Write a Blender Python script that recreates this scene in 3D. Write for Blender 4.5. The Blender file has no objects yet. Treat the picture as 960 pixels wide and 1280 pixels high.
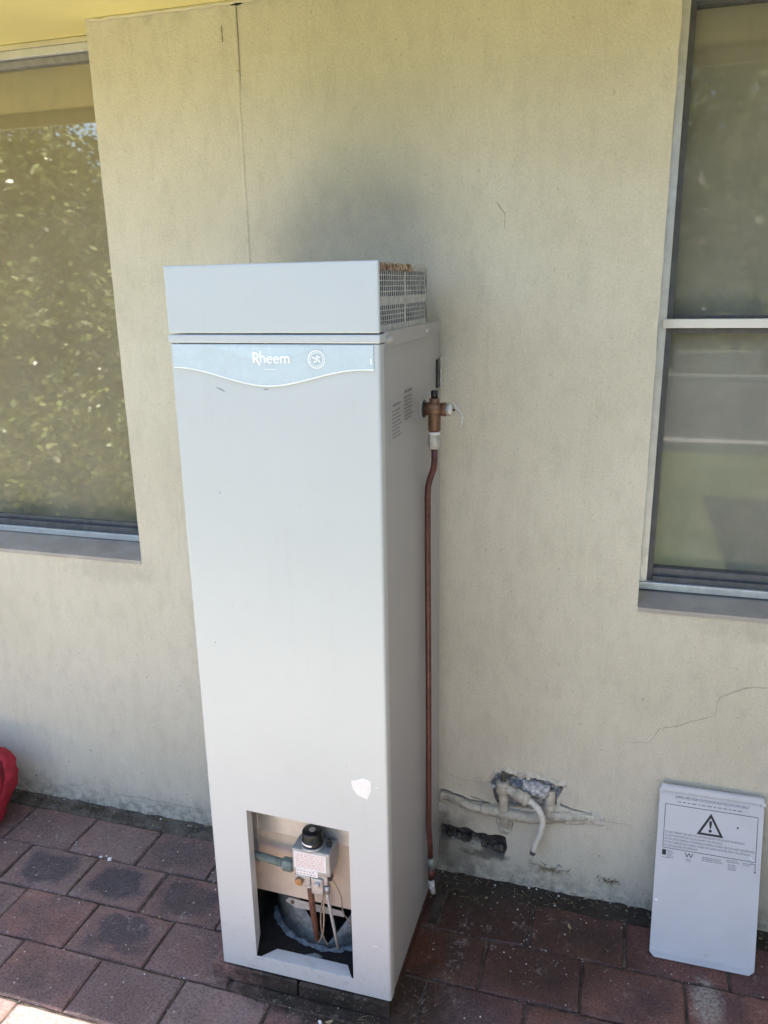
import bpy, bmesh, math, random
from mathutils import Vector, Matrix, noise
from mathutils.geometry import tessellate_polygon

random.seed(7)
scene = bpy.context.scene
COL = scene.collection
R = math.radians

# ------------------------------------------------------------------ camera
cam_d = bpy.data.cameras.new('camera')
cam = bpy.data.objects.new('camera', cam_d)
COL.objects.link(cam)
yaw, pitch, roll = -0.2940, -0.2755, -0.0172
fw = Vector((math.sin(yaw)*math.cos(pitch), math.cos(yaw)*math.cos(pitch), math.sin(pitch)))
ri = Vector((math.cos(yaw), -math.sin(yaw), 0)); up = ri.cross(fw)
ri2 = ri*math.cos(roll) + up*math.sin(roll); up2 = -ri*math.sin(roll) + up*math.cos(roll)
M4 = Matrix((ri2, up2, -fw)).transposed().to_4x4()
M4.translation = Vector((0.9004, -2.0103, 1.7200))
cam.matrix_world = M4
cam_d.sensor_fit = 'VERTICAL'; cam_d.sensor_height = 24.0
cam_d.lens = 24.0*1002.97/1280.0
cam_d.clip_start = 0.02; cam_d.clip_end = 500
scene.camera = cam

# ------------------------------------------------------------------ sky, sun, exposure
SUN_TO = Vector((0.17, 0.005, 1.0)).normalized()      # towards the sun
world = bpy.data.worlds.new('World'); scene.world = world
world.use_nodes = True
nt = world.node_tree; nt.nodes.clear()
sky = nt.nodes.new('ShaderNodeTexSky'); sky.sky_type = 'NISHITA'; sky.sun_disc = False
sky.sun_elevation = math.asin(SUN_TO.z); sky.sun_rotation = math.atan2(SUN_TO.x, SUN_TO.y)
sky.dust_density = 1.2
bgn = nt.nodes.new('ShaderNodeBackground'); bgn.inputs['Strength'].default_value = 0.12
wo = nt.nodes.new('ShaderNodeOutputWorld')
nt.links.new(sky.outputs[0], bgn.inputs[0]); nt.links.new(bgn.outputs[0], wo.inputs[0])
sl = bpy.data.lights.new('sun', 'SUN'); sl.energy = 5.0; sl.angle = R(0.53); sl.color = (1.0, 0.94, 0.84)
so = bpy.data.objects.new('sun', sl); COL.objects.link(so)
so.rotation_euler = SUN_TO.to_track_quat('Z', 'Y').to_euler(); so.location = (-2, 0, 12)
scene.view_settings.view_transform = 'Standard'; scene.view_settings.look = 'None'
scene.view_settings.gamma = 1.0; scene.view_settings.exposure = 2.08
scene.view_settings.use_curve_mapping = False
scene.cycles.max_bounces = 6; scene.cycles.diffuse_bounces = 4; scene.cycles.caustics_reflective = False; scene.cycles.caustics_refractive = False; scene.cycles.transparent_max_bounces = 12

# ------------------------------------------------------------------ material helpers
class NT:
    def __init__(s, name):
        s.m = bpy.data.materials.new(name); s.m.use_nodes = True
        s.t = s.m.node_tree; s.t.nodes.clear()
        s.out = s.n('ShaderNodeOutputMaterial'); s.b = s.n('ShaderNodeBsdfPrincipled')
        s.l(s.b.outputs[0], s.out.inputs[0])
        s._pos = None
    def n(s, typ, **kw):
        nd = s.t.nodes.new(typ)
        for k, v in kw.items(): setattr(nd, k, v)
        return nd
    def l(s, a, b): s.t.links.new(a, b)
    def put(s, sock, v):
        if isinstance(v, (int, float)): sock.default_value = v
        elif isinstance(v, (tuple, list)): sock.default_value = (*v, 1.0) if len(v) == 3 and sock.type == 'RGBA' else v
        else: s.l(v, sock)
    def pos(s):
        if s._pos is None: s._pos = s.n('ShaderNodeNewGeometry').outputs['Position']
        return s._pos
    def obj(s): return s.n('ShaderNodeTexCoord').outputs['Object']
    def math(s, op, a, b=0.0, c=0.0, clamp=False):
        nd = s.n('ShaderNodeMath', operation=op, use_clamp=clamp)
        s.put(nd.inputs[0], a); s.put(nd.inputs[1], b); s.put(nd.inputs[2], c)
        return nd.outputs[0]
    def noise(s, scale, detail=4, rough=0.6, vec=None, stretch=None):
        v = vec or s.pos()
        if stretch:
            mp = s.n('ShaderNodeMapping'); mp.inputs['Scale'].default_value = stretch
            s.l(v, mp.inputs[0]); v = mp.outputs[0]
        nd = s.n('ShaderNodeTexNoise'); nd.inputs['Scale'].default_value = scale
        nd.inputs['Detail'].default_value = detail; nd.inputs['Roughness'].default_value = rough
        s.l(v, nd.inputs['Vector']); return nd.outputs['Fac']
    def ramp(s, v, a, b, lo=0.0, hi=1.0):
        nd = s.n('ShaderNodeMapRange', interpolation_type='SMOOTHSTEP')
        s.put(nd.inputs[0], v); nd.inputs[1].default_value = a; nd.inputs[2].default_value = b
        nd.inputs[3].default_value = lo; nd.inputs[4].default_value = hi
        return nd.outputs[0]
    def mix(s, f, a, b, blend='MIX'):
        nd = s.n('ShaderNodeMix', data_type='RGBA', blend_type=blend)
        s.put(nd.inputs[0], f); s.put(nd.inputs[6], a); s.put(nd.inputs[7], b)
        return nd.outputs[2]
    def xyz(s, v=None):
        nd = s.n('ShaderNodeSeparateXYZ'); s.l(v or s.pos(), nd.inputs[0]); return nd.outputs
    def bump(s, h, strength=0.3, dist=0.002):
        nd = s.n('ShaderNodeBump'); nd.inputs['Strength'].default_value = strength
        nd.inputs['Distance'].default_value = dist; s.l(h, nd.inputs['Height'])
        s.l(nd.outputs[0], s.b.inputs['Normal'])
    def blob(s, cx, cy, rx, ry, ax=(0, 2), jitter=0.35, nscale=14):
        """soft elliptical patch on two world axes with a ragged outline: 1 inside"""
        p = s.xyz()
        dx = s.math('DIVIDE', s.math('SUBTRACT', p[ax[0]], cx), rx)
        dy = s.math('DIVIDE', s.math('SUBTRACT', p[ax[1]], cy), ry)
        d = s.math('SQRT', s.math('ADD', s.math('MULTIPLY', dx, dx), s.math('MULTIPLY', dy, dy)))
        d = s.math('ADD', d, s.math('MULTIPLY', s.math('SUBTRACT', s.noise(nscale, 5), 0.5), jitter*2))
        return s.ramp(d, 1.0, 0.35)
    def fin(s, col, rough=0.6, metal=0.0, spec=0.5):
        s.put(s.b.inputs['Base Color'], col); s.put(s.b.inputs['Roughness'], rough)
        s.b.inputs['Metallic'].default_value = metal; s.b.inputs['Specular IOR Level'].default_value = spec
        return s.m

MAT = {}
def simple(name, col, rough=0.6, metal=0.0, var=0.12, nscale=20, bump=0.0, bscale=120, spec=0.5, dirt=0.0):
    m = NT(name)
    k = m.noise(nscale, 5)
    c = m.mix(m.ramp(k, 0.3, 0.7), tuple(x*(1-var) for x in col), tuple(min(1, x*(1+var)) for x in col))
    if dirt:
        c = m.mix(m.ramp(m.noise(nscale*0.45, 7, 0.7), 0.52, 0.72, 0, dirt), c, (0.09, 0.075, 0.06))
    if bump: m.bump(m.noise(bscale, 4), bump, 0.002)
    r = m.ramp(m.noise(nscale*2.3, 4), 0.3, 0.7, max(0.03, rough-0.08), min(1, rough+0.08))
    MAT[name] = m.fin(c, r, metal, spec); return MAT[name]

# wall render: cream paint, brush mottling, soot over the flue, grime low down
def wall_material():
    m = NT('painted_render')
    base = m.mix(m.ramp(m.noise(2.2, 6, 0.6), 0.3, 0.7), (0.645, 0.608, 0.497), (0.712, 0.676, 0.565))
    base = m.mix(m.ramp(m.noise(26, 6, 0.7, stretch=(1, 1, 0.45)), 0.42, 0.72, 0, 0.34), base, (0.50, 0.47, 0.38))
    base = m.mix(m.ramp(m.noise(60, 3, 0.5), 0.66, 0.76, 0, 0.35), base, (0.34, 0.31, 0.23))
    streak = m.noise(9, 5, 0.65, stretch=(3.0, 1, 0.12))
    base = m.mix(m.ramp(streak, 0.55, 0.8, 0, 0.10), base, (0.36, 0.33, 0.26))
    soot = m.math('MULTIPLY', m.blob(0.22, 1.77, 0.40, 0.33, jitter=0.26, nscale=5), m.ramp(m.noise(18, 6), 0.2, 0.7, 0.65, 1.0))
    base = m.mix(m.math('MULTIPLY', soot, 0.34), base, (0.18, 0.18, 0.19))
    soot2 = m.blob(0.50, 1.66, 0.10, 0.16, jitter=0.3, nscale=9)
    base = m.mix(m.math('MULTIPLY', soot2, 0.12), base, (0.17, 0.165, 0.16))
    # rub marks behind the heater's right edge, olive patches under the soffit, splashed soil low down
    p = m.xyz()
    low = m.math('MULTIPLY', m.ramp(m.math('ADD', p[2], m.math('MULTIPLY', m.noise(13, 6, 0.7), 0.16)), 0.20, 0.07), m.ramp(m.noise(34, 6, 0.7), 0.36, 0.62))
    base = m.mix(m.math('MULTIPLY', low, 0.62), base, (0.135, 0.12, 0.10))
    chips = m.math('MULTIPLY', m.ramp(m.noise(48, 3, 0.5), 0.685, 0.70), m.ramp(p[2], 0.34, 0.05))
    base = m.mix(m.math('MULTIPLY', chips, 0.7), base, (0.16, 0.14, 0.12))
    top = m.math('MULTIPLY', m.ramp(m.math('ADD', p[2], m.math('MULTIPLY', m.noise(9, 5), -0.12)), 2.26, 2.36), m.ramp(m.noise(21, 5), 0.45, 0.7))
    base = m.mix(m.math('MULTIPLY', top, 0.5), base, (0.16, 0.14, 0.075))
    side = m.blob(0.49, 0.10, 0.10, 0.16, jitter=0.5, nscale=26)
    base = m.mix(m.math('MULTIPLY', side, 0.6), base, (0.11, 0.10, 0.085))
    tapm = m.blob(0.69, 0.32, 0.17, 0.085, jitter=0.5, nscale=24)
    base = m.mix(m.math('MULTIPLY', tapm, 0.45), base, (0.30, 0.29, 0.30))
    grain = m.ramp(m.noise(190, 3, 0.7), 0.25, 0.75, 0.90, 1.06)
    base = m.mix(1.0, base, grain, 'MULTIPLY')
    pits = m.ramp(m.noise(95, 2, 0.5, stretch=(1, 1, 0.55)), 0.70, 0.76, 0, 0.45)
    base = m.mix(pits, base, (0.30, 0.27, 0.20))
    runs = m.math('MULTIPLY', m.ramp(m.noise(30, 4, 0.6, stretch=(1.6, 1, 0.05)), 0.60, 0.74), m.ramp(m.noise(4, 3), 0.45, 0.65, 0, 0.30))
    base = m.mix(runs, base, (0.36, 0.34, 0.28))
    for (bx, bz, brx, brz, amt) in ((0.585, 0.088, 0.085, 0.022, 0.75), (0.462, 0.14, 0.03, 0.12, 0.6), (1.35, 0.88, 0.30, 0.05, 0.14), (-0.60, 0.875, 0.22, 0.05, 0.14)):
        base = m.mix(m.math('MULTIPLY', m.blob(bx, bz, brx, brz, jitter=0.7, nscale=40), amt), base, (0.10, 0.09, 0.075))
    h = m.math('ADD', m.math('MULTIPLY', m.noise(170, 4, 0.65), 0.7), m.math('MULTIPLY', m.noise(24, 4, 0.6, stretch=(1, 1, 0.6)), 0.7))
    m.bump(h, 0.75, 0.0042)
    return m.fin(base, 0.82, spec=0.3)
MAT['wall'] = wall_material()
simple('soffit', (0.86, 0.785, 0.36), 0.7, var=0.05, nscale=3, bump=0.08, bscale=60, dirt=0.10)
simple('trim_paint', (0.62, 0.58, 0.42), 0.6, var=0.06, nscale=12, bump=0.15, bscale=90)
simple('sill_cement', (0.43, 0.405, 0.375), 0.8, var=0.12, nscale=9, bump=0.35, bscale=140, dirt=0.25)
simple('aluminium', (0.68, 0.70, 0.73), 0.42, 0.45, var=0.08, nscale=30, dirt=0.22)
simple('white_aluminium', (0.78, 0.78, 0.76), 0.35, 0.0, var=0.03, nscale=20)
simple('dark_channel', (0.10, 0.105, 0.12), 0.5, 0.0, var=0.2, nscale=30)
simple('grey_channel', (0.30, 0.30, 0.31), 0.5, 0.2, var=0.15, nscale=40)
simple('blind', (0.60, 0.54, 0.38), 0.9, var=0.05, nscale=4)
simple('screen_cloth', (0.38, 0.385, 0.36), 0.9, var=0.10, nscale=6)

def glass(name, refl, tint, dust, gr=0.02):
    m = NT(name)
    t = m.n('ShaderNodeBsdfTransparent'); t.inputs[0].default_value = (*tint, 1)
    g = m.n('ShaderNodeBsdfGlossy'); g.inputs['Roughness'].default_value = gr
    ge = m.n('ShaderNodeNewGeometry'); dp = m.n('ShaderNodeVectorMath', operation='DOT_PRODUCT')
    m.l(ge.outputs['Incoming'], dp.inputs[0]); m.l(ge.outputs['Normal'], dp.inputs[1])
    gz = m.math('POWER', m.math('SUBTRACT', 1.0, m.math('ABSOLUTE', dp.outputs['Value']), clamp=True), 5.0)
    k = m.math('ADD', m.math('MULTIPLY', gz, 0.9), refl, clamp=True)
    mx = m.n('ShaderNodeMixShader'); m.l(k, mx.inputs[0]); m.l(t.outputs[0], mx.inputs[1]); m.l(g.outputs[0], mx.inputs[2])
    d = m.n('ShaderNodeBsdfDiffuse'); d.inputs[0].default_value = (0.55, 0.53, 0.47, 1)
    dk = m.math('MULTIPLY', m.math('ADD', m.ramp(m.noise(5, 7, 0.65, stretch=(1, 1, 0.5)), 0.35, 0.8), m.math('MULTIPLY', m.ramp(m.noise(70, 2), 0.76, 0.80), 3.0)), dust)
    mx2 = m.n('ShaderNodeMixShader'); m.l(dk, mx2.inputs[0]); m.l(mx.outputs[0], mx2.inputs[1]); m.l(d.outputs[0], mx2.inputs[2])
    m.l(mx2.outputs[0], m.out.inputs[0]); m.t.nodes.remove(m.b)
    MAT[name] = m.m
glass('glass', 0.165, (0.95, 0.95, 0.93), 0.13)
glass('dusty_glass', 0.05, (0.92, 0.92, 0.90), 0.14, 0.03)

# heater enamel
def enamel(name, col, grime=0.3):
    m = NT(name)
    c = m.mix(m.ramp(m.noise(3, 5), 0.3, 0.7), tuple(x*0.97 for x in col), col)
    p = m.xyz()
    low = m.math('MULTIPLY', m.ramp(p[2], 0.30, 0.05), m.ramp(m.noise(40, 6, 0.7), 0.5, 0.75))
    c = m.mix(m.math('MULTIPLY', low, grime), c, (0.22, 0.18, 0.15))
    runs = m.ramp(m.noise(16, 4, 0.6, stretch=(2.5, 2.5, 0.10)), 0.58, 0.80, 0, 0.09)
    c = m.mix(runs, c, (0.36, 0.35, 0.33))
    c = m.mix(m.ramp(m.noise(13, 6, 0.7), 0.52, 0.78, 0, 0.10), c, (0.40, 0.37, 0.33))
    spots = m.ramp(m.noise(75, 2, 0.4), 0.765, 0.785, 0, 0.5)
    c = m.mix(spots, c, (0.25, 0.23, 0.21))
    m.bump(m.math('ADD', m.noise(5, 2, 0.4), m.math('MULTIPLY', m.noise(260, 2), 0.02)), 0.30, 0.006)
    return m.fin(c, m.ramp(m.noise(4, 2, 0.4), 0.2, 0.8, 0.30, 0.37), 0, 0.5)
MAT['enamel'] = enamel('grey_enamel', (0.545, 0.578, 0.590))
MAT['shaded_enamel'] = enamel('shaded_side_enamel', (0.39, 0.39, 0.41), 0.5)  # same paint as the front, with the side's shade put into a darker grey
simple('badge', (0.55, 0.645, 0.70), 0.25, var=0.03, nscale=25)
simple('badge_swoosh', (0.57, 0.685, 0.745), 0.25, var=0.03, nscale=25)
simple('white_print', (0.92, 0.93, 0.93), 0.4, var=0.02)
simple('residue', (0.80, 0.80, 0.81), 0.5, var=0.05, nscale=60)
simple('galvanised', (0.56, 0.56, 0.54), 0.45, 0.55, var=0.16, nscale=55, dirt=0.25)
simple('galvanised_clean', (0.66, 0.65, 0.62), 0.38, 0.5, var=0.10, nscale=35, dirt=0.1)
simple('perforated', (0.47, 0.49, 0.50), 0.5, 0.2, var=0.18, nscale=60, dirt=0.4)
def rust_material():
    m = NT('flaking_rust')
    c = m.mix(m.ramp(m.noise(75, 5, 0.7), 0.42, 0.58), (0.17, 0.085, 0.045), (0.50, 0.42, 0.31))
    c = m.mix(m.ramp(m.noise(160, 4), 0.5, 0.7, 0, 0.7), c, (0.30, 0.14, 0.06))
    m.bump(m.noise(220, 4), 0.9, 0.003)
    return m.fin(c, 0.9)
MAT['rust'] = rust_material()
simple('soot_black', (0.018, 0.017, 0.016), 0.9, var=0.3, nscale=40, bump=0.4)
simple('inner_plate', (0.80, 0.66, 0.54), 0.5, 0.15, var=0.07, nscale=16, dirt=0.12)
simple('cast_alloy', (0.52, 0.53, 0.54), 0.42, 0.7, var=0.15, nscale=90, bump=0.2, bscale=300)
simple('control_grey', (0.42, 0.43, 0.43), 0.45, 0.45, var=0.08, nscale=40)
simple('black_plastic', (0.016, 0.017, 0.017), 0.35, var=0.2)
simple('white_label', (0.82, 0.80, 0.80), 0.5, var=0.03, nscale=60)
simple('pink_print', (0.72, 0.48, 0.48), 0.6, var=0.1)
simple('ink', (0.030, 0.030, 0.036), 0.5, var=0.1)
simple('faded_ink', (0.17, 0.17, 0.185), 0.6, var=0.3, nscale=300)
simple('copper_paint', (0.125, 0.050, 0.043), 0.36, 0.2, var=0.3, nscale=38, dirt=0.5)
simple('bronze', (0.20, 0.115, 0.075), 0.5, 0.55, var=0.28, nscale=80, bump=0.2, bscale=200)
simple('brass', (0.42, 0.25, 0.12), 0.4, 0.7, var=0.2, nscale=90)
simple('rust_pipe', (0.16, 0.07, 0.045), 0.75, 0.1, var=0.3, nscale=90, bump=0.3)
simple('steel', (0.60, 0.60, 0.58), 0.5, 0.45, var=0.12, nscale=90)
simple('verdigris', (0.19, 0.235, 0.215), 0.7, 0.1, var=0.3, nscale=70, bump=0.3)
simple('wire', (0.42, 0.34, 0.27), 0.5, 0.5, var=0.2, nscale=80)
simple('ash', (0.22, 0.26, 0.29), 0.95, var=0.5, nscale=60, bump=1.0, bscale=180, dirt=0.85)
simple('skirt_steel', (0.26, 0.28, 0.29), 0.7, 0.3, var=0.35, nscale=60, dirt=0.4)
simple('pipe_paint', (0.52, 0.49, 0.41), 0.7, var=0.18, nscale=45, bump=0.7, bscale=150, dirt=0.6)
simple('hose_white', (0.68, 0.66, 0.60), 0.55, var=0.08, nscale=40, dirt=0.22)
simple('corroded', (0.50, 0.50, 0.515), 0.9, var=0.45, nscale=90, bump=1.0, bscale=190, dirt=0.7)
simple('crust_paint', (0.60, 0.575, 0.50), 0.85, var=0.2, nscale=60, bump=1.0, bscale=170, dirt=0.45)
simple('cavity', (0.105, 0.095, 0.085), 0.95, var=0.5, nscale=45, bump=1.0, bscale=110)
simple('panel_enamel', (0.62, 0.635, 0.68), 0.42, var=0.03, nscale=8, dirt=0.05)
simple('red_fabric', (0.26, 0.008, 0.020), 0.8, var=0.2, nscale=30, bump=0.35, bscale=420)
simple('pink_fabric', (0.27, 0.035, 0.06), 0.8, var=0.2, nscale=40, bump=0.35, bscale=420)
simple('hollow_shade', (0.018, 0.014, 0.016), 0.9, var=0.3, nscale=40)
simple('crack_dark', (0.24, 0.22, 0.17), 0.95, var=0.3, nscale=50)
simple('moss', (0.035, 0.040, 0.018), 0.95, var=0.5, nscale=80, bump=0.8)
simple('weed', (0.10, 0.115, 0.035), 0.8, var=0.4, nscale=30)
simple('straw', (0.27, 0.22, 0.13), 0.85, var=0.35, nscale=60)
simple('leaf_a', (0.15, 0.165, 0.045), 0.35, var=0.45, nscale=6)
simple('bark', (0.13, 0.10, 0.075), 0.9, var=0.3, nscale=18, bump=0.8, bscale=60)
simple('asphalt', (0.055, 0.055, 0.057), 0.9, var=0.2, nscale=6, bump=0.4)
simple('bounce_concrete', (0.56, 0.50, 0.40), 0.85, var=0.1, nscale=3, bump=0.3, bscale=60)
simple('kerb_concrete', (0.46, 0.44, 0.41), 0.85, var=0.12, nscale=4)
simple('pale_brick', (0.50, 0.44, 0.36), 0.85, var=0.2, nscale=6)
simple('brown_brick', (0.24, 0.17, 0.13), 0.9, var=0.3, nscale=5)
simple('roof_tile_red', (0.36, 0.10, 0.055), 0.8, var=0.25, nscale=4)
simple('roof_metal', (0.30, 0.22, 0.18), 0.7, var=0.2, nscale=3)

def lawn_material():
    m = NT('lawn_grass')
    c = m.mix(m.ramp(m.noise(1.3, 6, 0.65), 0.3, 0.7), (0.075, 0.105, 0.028), (0.13, 0.15, 0.05))
    c = m.mix(m.ramp(m.noise(40, 4), 0.45, 0.75, 0, 0.6), c, (0.17, 0.155, 0.07))
    m.bump(m.noise(90, 3), 0.7, 0.02)
    return m.fin(c, 0.9, spec=0.2)
MAT['lawn'] = lawn_material()

def paver_material():
    m = NT('clay_paver')
    oi = m.n('ShaderNodeObjectInfo').outputs['Random']
    p = m.xyz()
    red = m.mix(oi, (0.125, 0.062, 0.058), (0.250, 0.118, 0.094))
    red = m.mix(m.ramp(m.noise(9, 6, 0.65), 0.35, 0.7), red, (0.105, 0.062, 0.064))
    # grey, dusty and sun-bleached to the left of the heater, cleaner red to the right
    dust = m.math('MULTIPLY', m.ramp(p[0], 0.52, 0.05), m.ramp(m.noise(6, 5), 0.2, 0.75, 0.55, 1.0))
    c = m.mix(m.math('MULTIPLY', dust, m.ramp(m.math('FRACT', m.math('MULTIPLY', oi, 7.3)), 0, 1, 0.38, 0.86)), red, (0.218, 0.172, 0.168))
    # fire-flashed dark centre inside a worn rim
    at = m.n('ShaderNodeAttribute', attribute_type='OBJECT', attribute_name='flash').outputs['Fac']
    o = m.xyz(m.obj())
    ax = m.math('MULTIPLY', m.math('ABSOLUTE', o[0]), 1/0.122); ay = m.math('MULTIPLY', m.math('ABSOLUTE', o[1]), 1/0.082)
    e = m.math('POWER', m.math('ADD', m.math('POWER', ax, 4.0), m.math('POWER', ay, 4.0)), 0.25)
    e = m.math('ADD', e, m.math('MULTIPLY', m.math('SUBTRACT', m.noise(13, 6, 0.65), 0.5), 1.3))
    core = m.math('MULTIPLY', m.ramp(e, 0.86, 0.55), m.ramp(m.noise(55, 5, 0.7), 0.25, 0.6, 0.55, 1.0))
    c = m.mix(m.math('MULTIPLY', core, at), c, (0.050, 0.052, 0.060))
    rim = m.math('MULTIPLY', m.ramp(e, 0.80, 1.0), at)
    c = m.mix(m.math('MULTIPLY', rim, 0.35), c, (0.23, 0.15, 0.12))
    # wet patch under the dripping hose, moss and water stain in front of the heater, rust at its right side
    wet = m.blob(0.70, -0.18, 0.50, 0.36, (0, 1), 0.5, 8)
    c = m.mix(m.math('MULTIPLY', wet, 0.78), c, (0.036, 0.017, 0.014))
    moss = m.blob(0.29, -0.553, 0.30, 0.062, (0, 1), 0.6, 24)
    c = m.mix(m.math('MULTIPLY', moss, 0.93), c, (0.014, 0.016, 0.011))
    moss2 = m.blob(0.54, -0.06, 0.17, 0.09, (0, 1), 0.7, 30)
    c = m.mix(m.math('MULTIPLY', moss2, 0.75), c, (0.030, 0.028, 0.018))
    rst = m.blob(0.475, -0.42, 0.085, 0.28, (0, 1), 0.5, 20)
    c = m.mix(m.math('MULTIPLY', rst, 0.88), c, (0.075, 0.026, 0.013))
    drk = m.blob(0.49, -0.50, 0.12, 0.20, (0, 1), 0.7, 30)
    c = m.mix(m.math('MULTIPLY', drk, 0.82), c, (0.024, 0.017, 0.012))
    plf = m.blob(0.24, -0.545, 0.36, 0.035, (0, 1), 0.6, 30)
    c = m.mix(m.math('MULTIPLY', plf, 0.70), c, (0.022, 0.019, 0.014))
    grit = m.ramp(m.noise(5, 7, 0.75), 0.50, 0.70, 0, 0.45)
    c = m.mix(grit, c, (0.075, 0.055, 0.050))
    # spilt cement and lime runs
    cem = m.math('MULTIPLY', m.blob(1.188, -0.28, 0.050, 0.105, (0, 1), 0.55, 45), m.ramp(m.noise(120, 4), 0.35, 0.55, 0.3, 1))
    c = m.mix(m.math('MULTIPLY', cem, 0.75), c, (0.34, 0.33, 0.31))
    lime = m.math('MULTIPLY', m.blob(0.565, -0.28, 0.035, 0.18, (0, 1), 0.8, 30), m.ramp(m.noise(70, 5), 0.5, 0.65))
    c = m.mix(m.math('MULTIPLY', lime, 0.6), c, (0.27, 0.24, 0.21))
    smear = m.math('MULTIPLY', m.ramp(m.noise(15, 5, 0.6), 0.56, 0.70), m.ramp(m.noise(80, 4), 0.42, 0.66))
    c = m.mix(m.math('MULTIPLY', smear, 0.45), c, (0.36, 0.33, 0.30))
    vor = m.n('ShaderNodeTexVoronoi'); vor.inputs['Scale'].default_value = 52; m.l(m.pos(), vor.inputs['Vector'])
    fle = m.math('MULTIPLY', m.ramp(vor.outputs['Distance'], 0.16, 0.10), m.ramp(m.noise(31, 2), 0.54, 0.60))
    c = m.mix(m.math('MULTIPLY', fle, 0.85), c, (0.55, 0.53, 0.50))
    vor2 = m.n('ShaderNodeTexVoronoi'); vor2.inputs['Scale'].default_value = 150; m.l(m.pos(), vor2.inputs['Vector'])
    fl2 = m.math('MULTIPLY', m.ramp(vor2.outputs['Distance'], 0.18, 0.12), m.ramp(m.noise(47, 2), 0.50, 0.58))
    c = m.mix(m.math('MULTIPLY', fl2, 0.6), c, (0.45, 0.42, 0.39))
    pit = m.ramp(m.noise(150, 4, 0.7), 0.30, 0.62, 0.62, 1.18)
    c = m.mix(1.0, c, pit, 'MULTIPLY')
    m.bump(m.math('ADD', m.noise(240, 4, 0.7), m.math('MULTIPLY', m.noise(30, 5), 2.0)), 0.55, 0.0022)
    rough = m.math('SUBTRACT', 0.86, m.math('MULTIPLY', wet, 0.42))
    return m.fin(c, rough, spec=0.35)
MAT['paver'] = paver_material()
def joint_material():
    m = NT('joint_sand')
    c = m.mix(m.ramp(m.noise(40, 6, 0.7), 0.3, 0.7), (0.035, 0.028, 0.024), (0.115, 0.095, 0.08))
    c = m.mix(m.ramp(m.noise(140, 3), 0.62, 0.72, 0, 0.8), c, (0.30, 0.27, 0.24))
    m.bump(m.noise(160, 4), 0.9, 0.006)
    return m.fin(c, 0.95, spec=0.2)
MAT['joint'] = joint_material()
def strip_material():
    m = NT('mortar_strip')
    p = m.xyz()
    c = m.mix(m.ramp(m.noise(18, 6, 0.7), 0.35, 0.65), (0.16, 0.145, 0.13), (0.085, 0.075, 0.062))
    c = m.mix(m.ramp(m.noise(60, 4), 0.55, 0.7), c, (0.050, 0.048, 0.030))
    c = m.mix(m.math('MULTIPLY', m.ramp(p[0], 0.3, 0.55), 0.75), c, (0.032, 0.024, 0.018))
    m.bump(m.noise(110, 5), 1.0, 0.008)
    return m.fin(c, 0.95, spec=0.2)
MAT['strip'] = strip_material()

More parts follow.
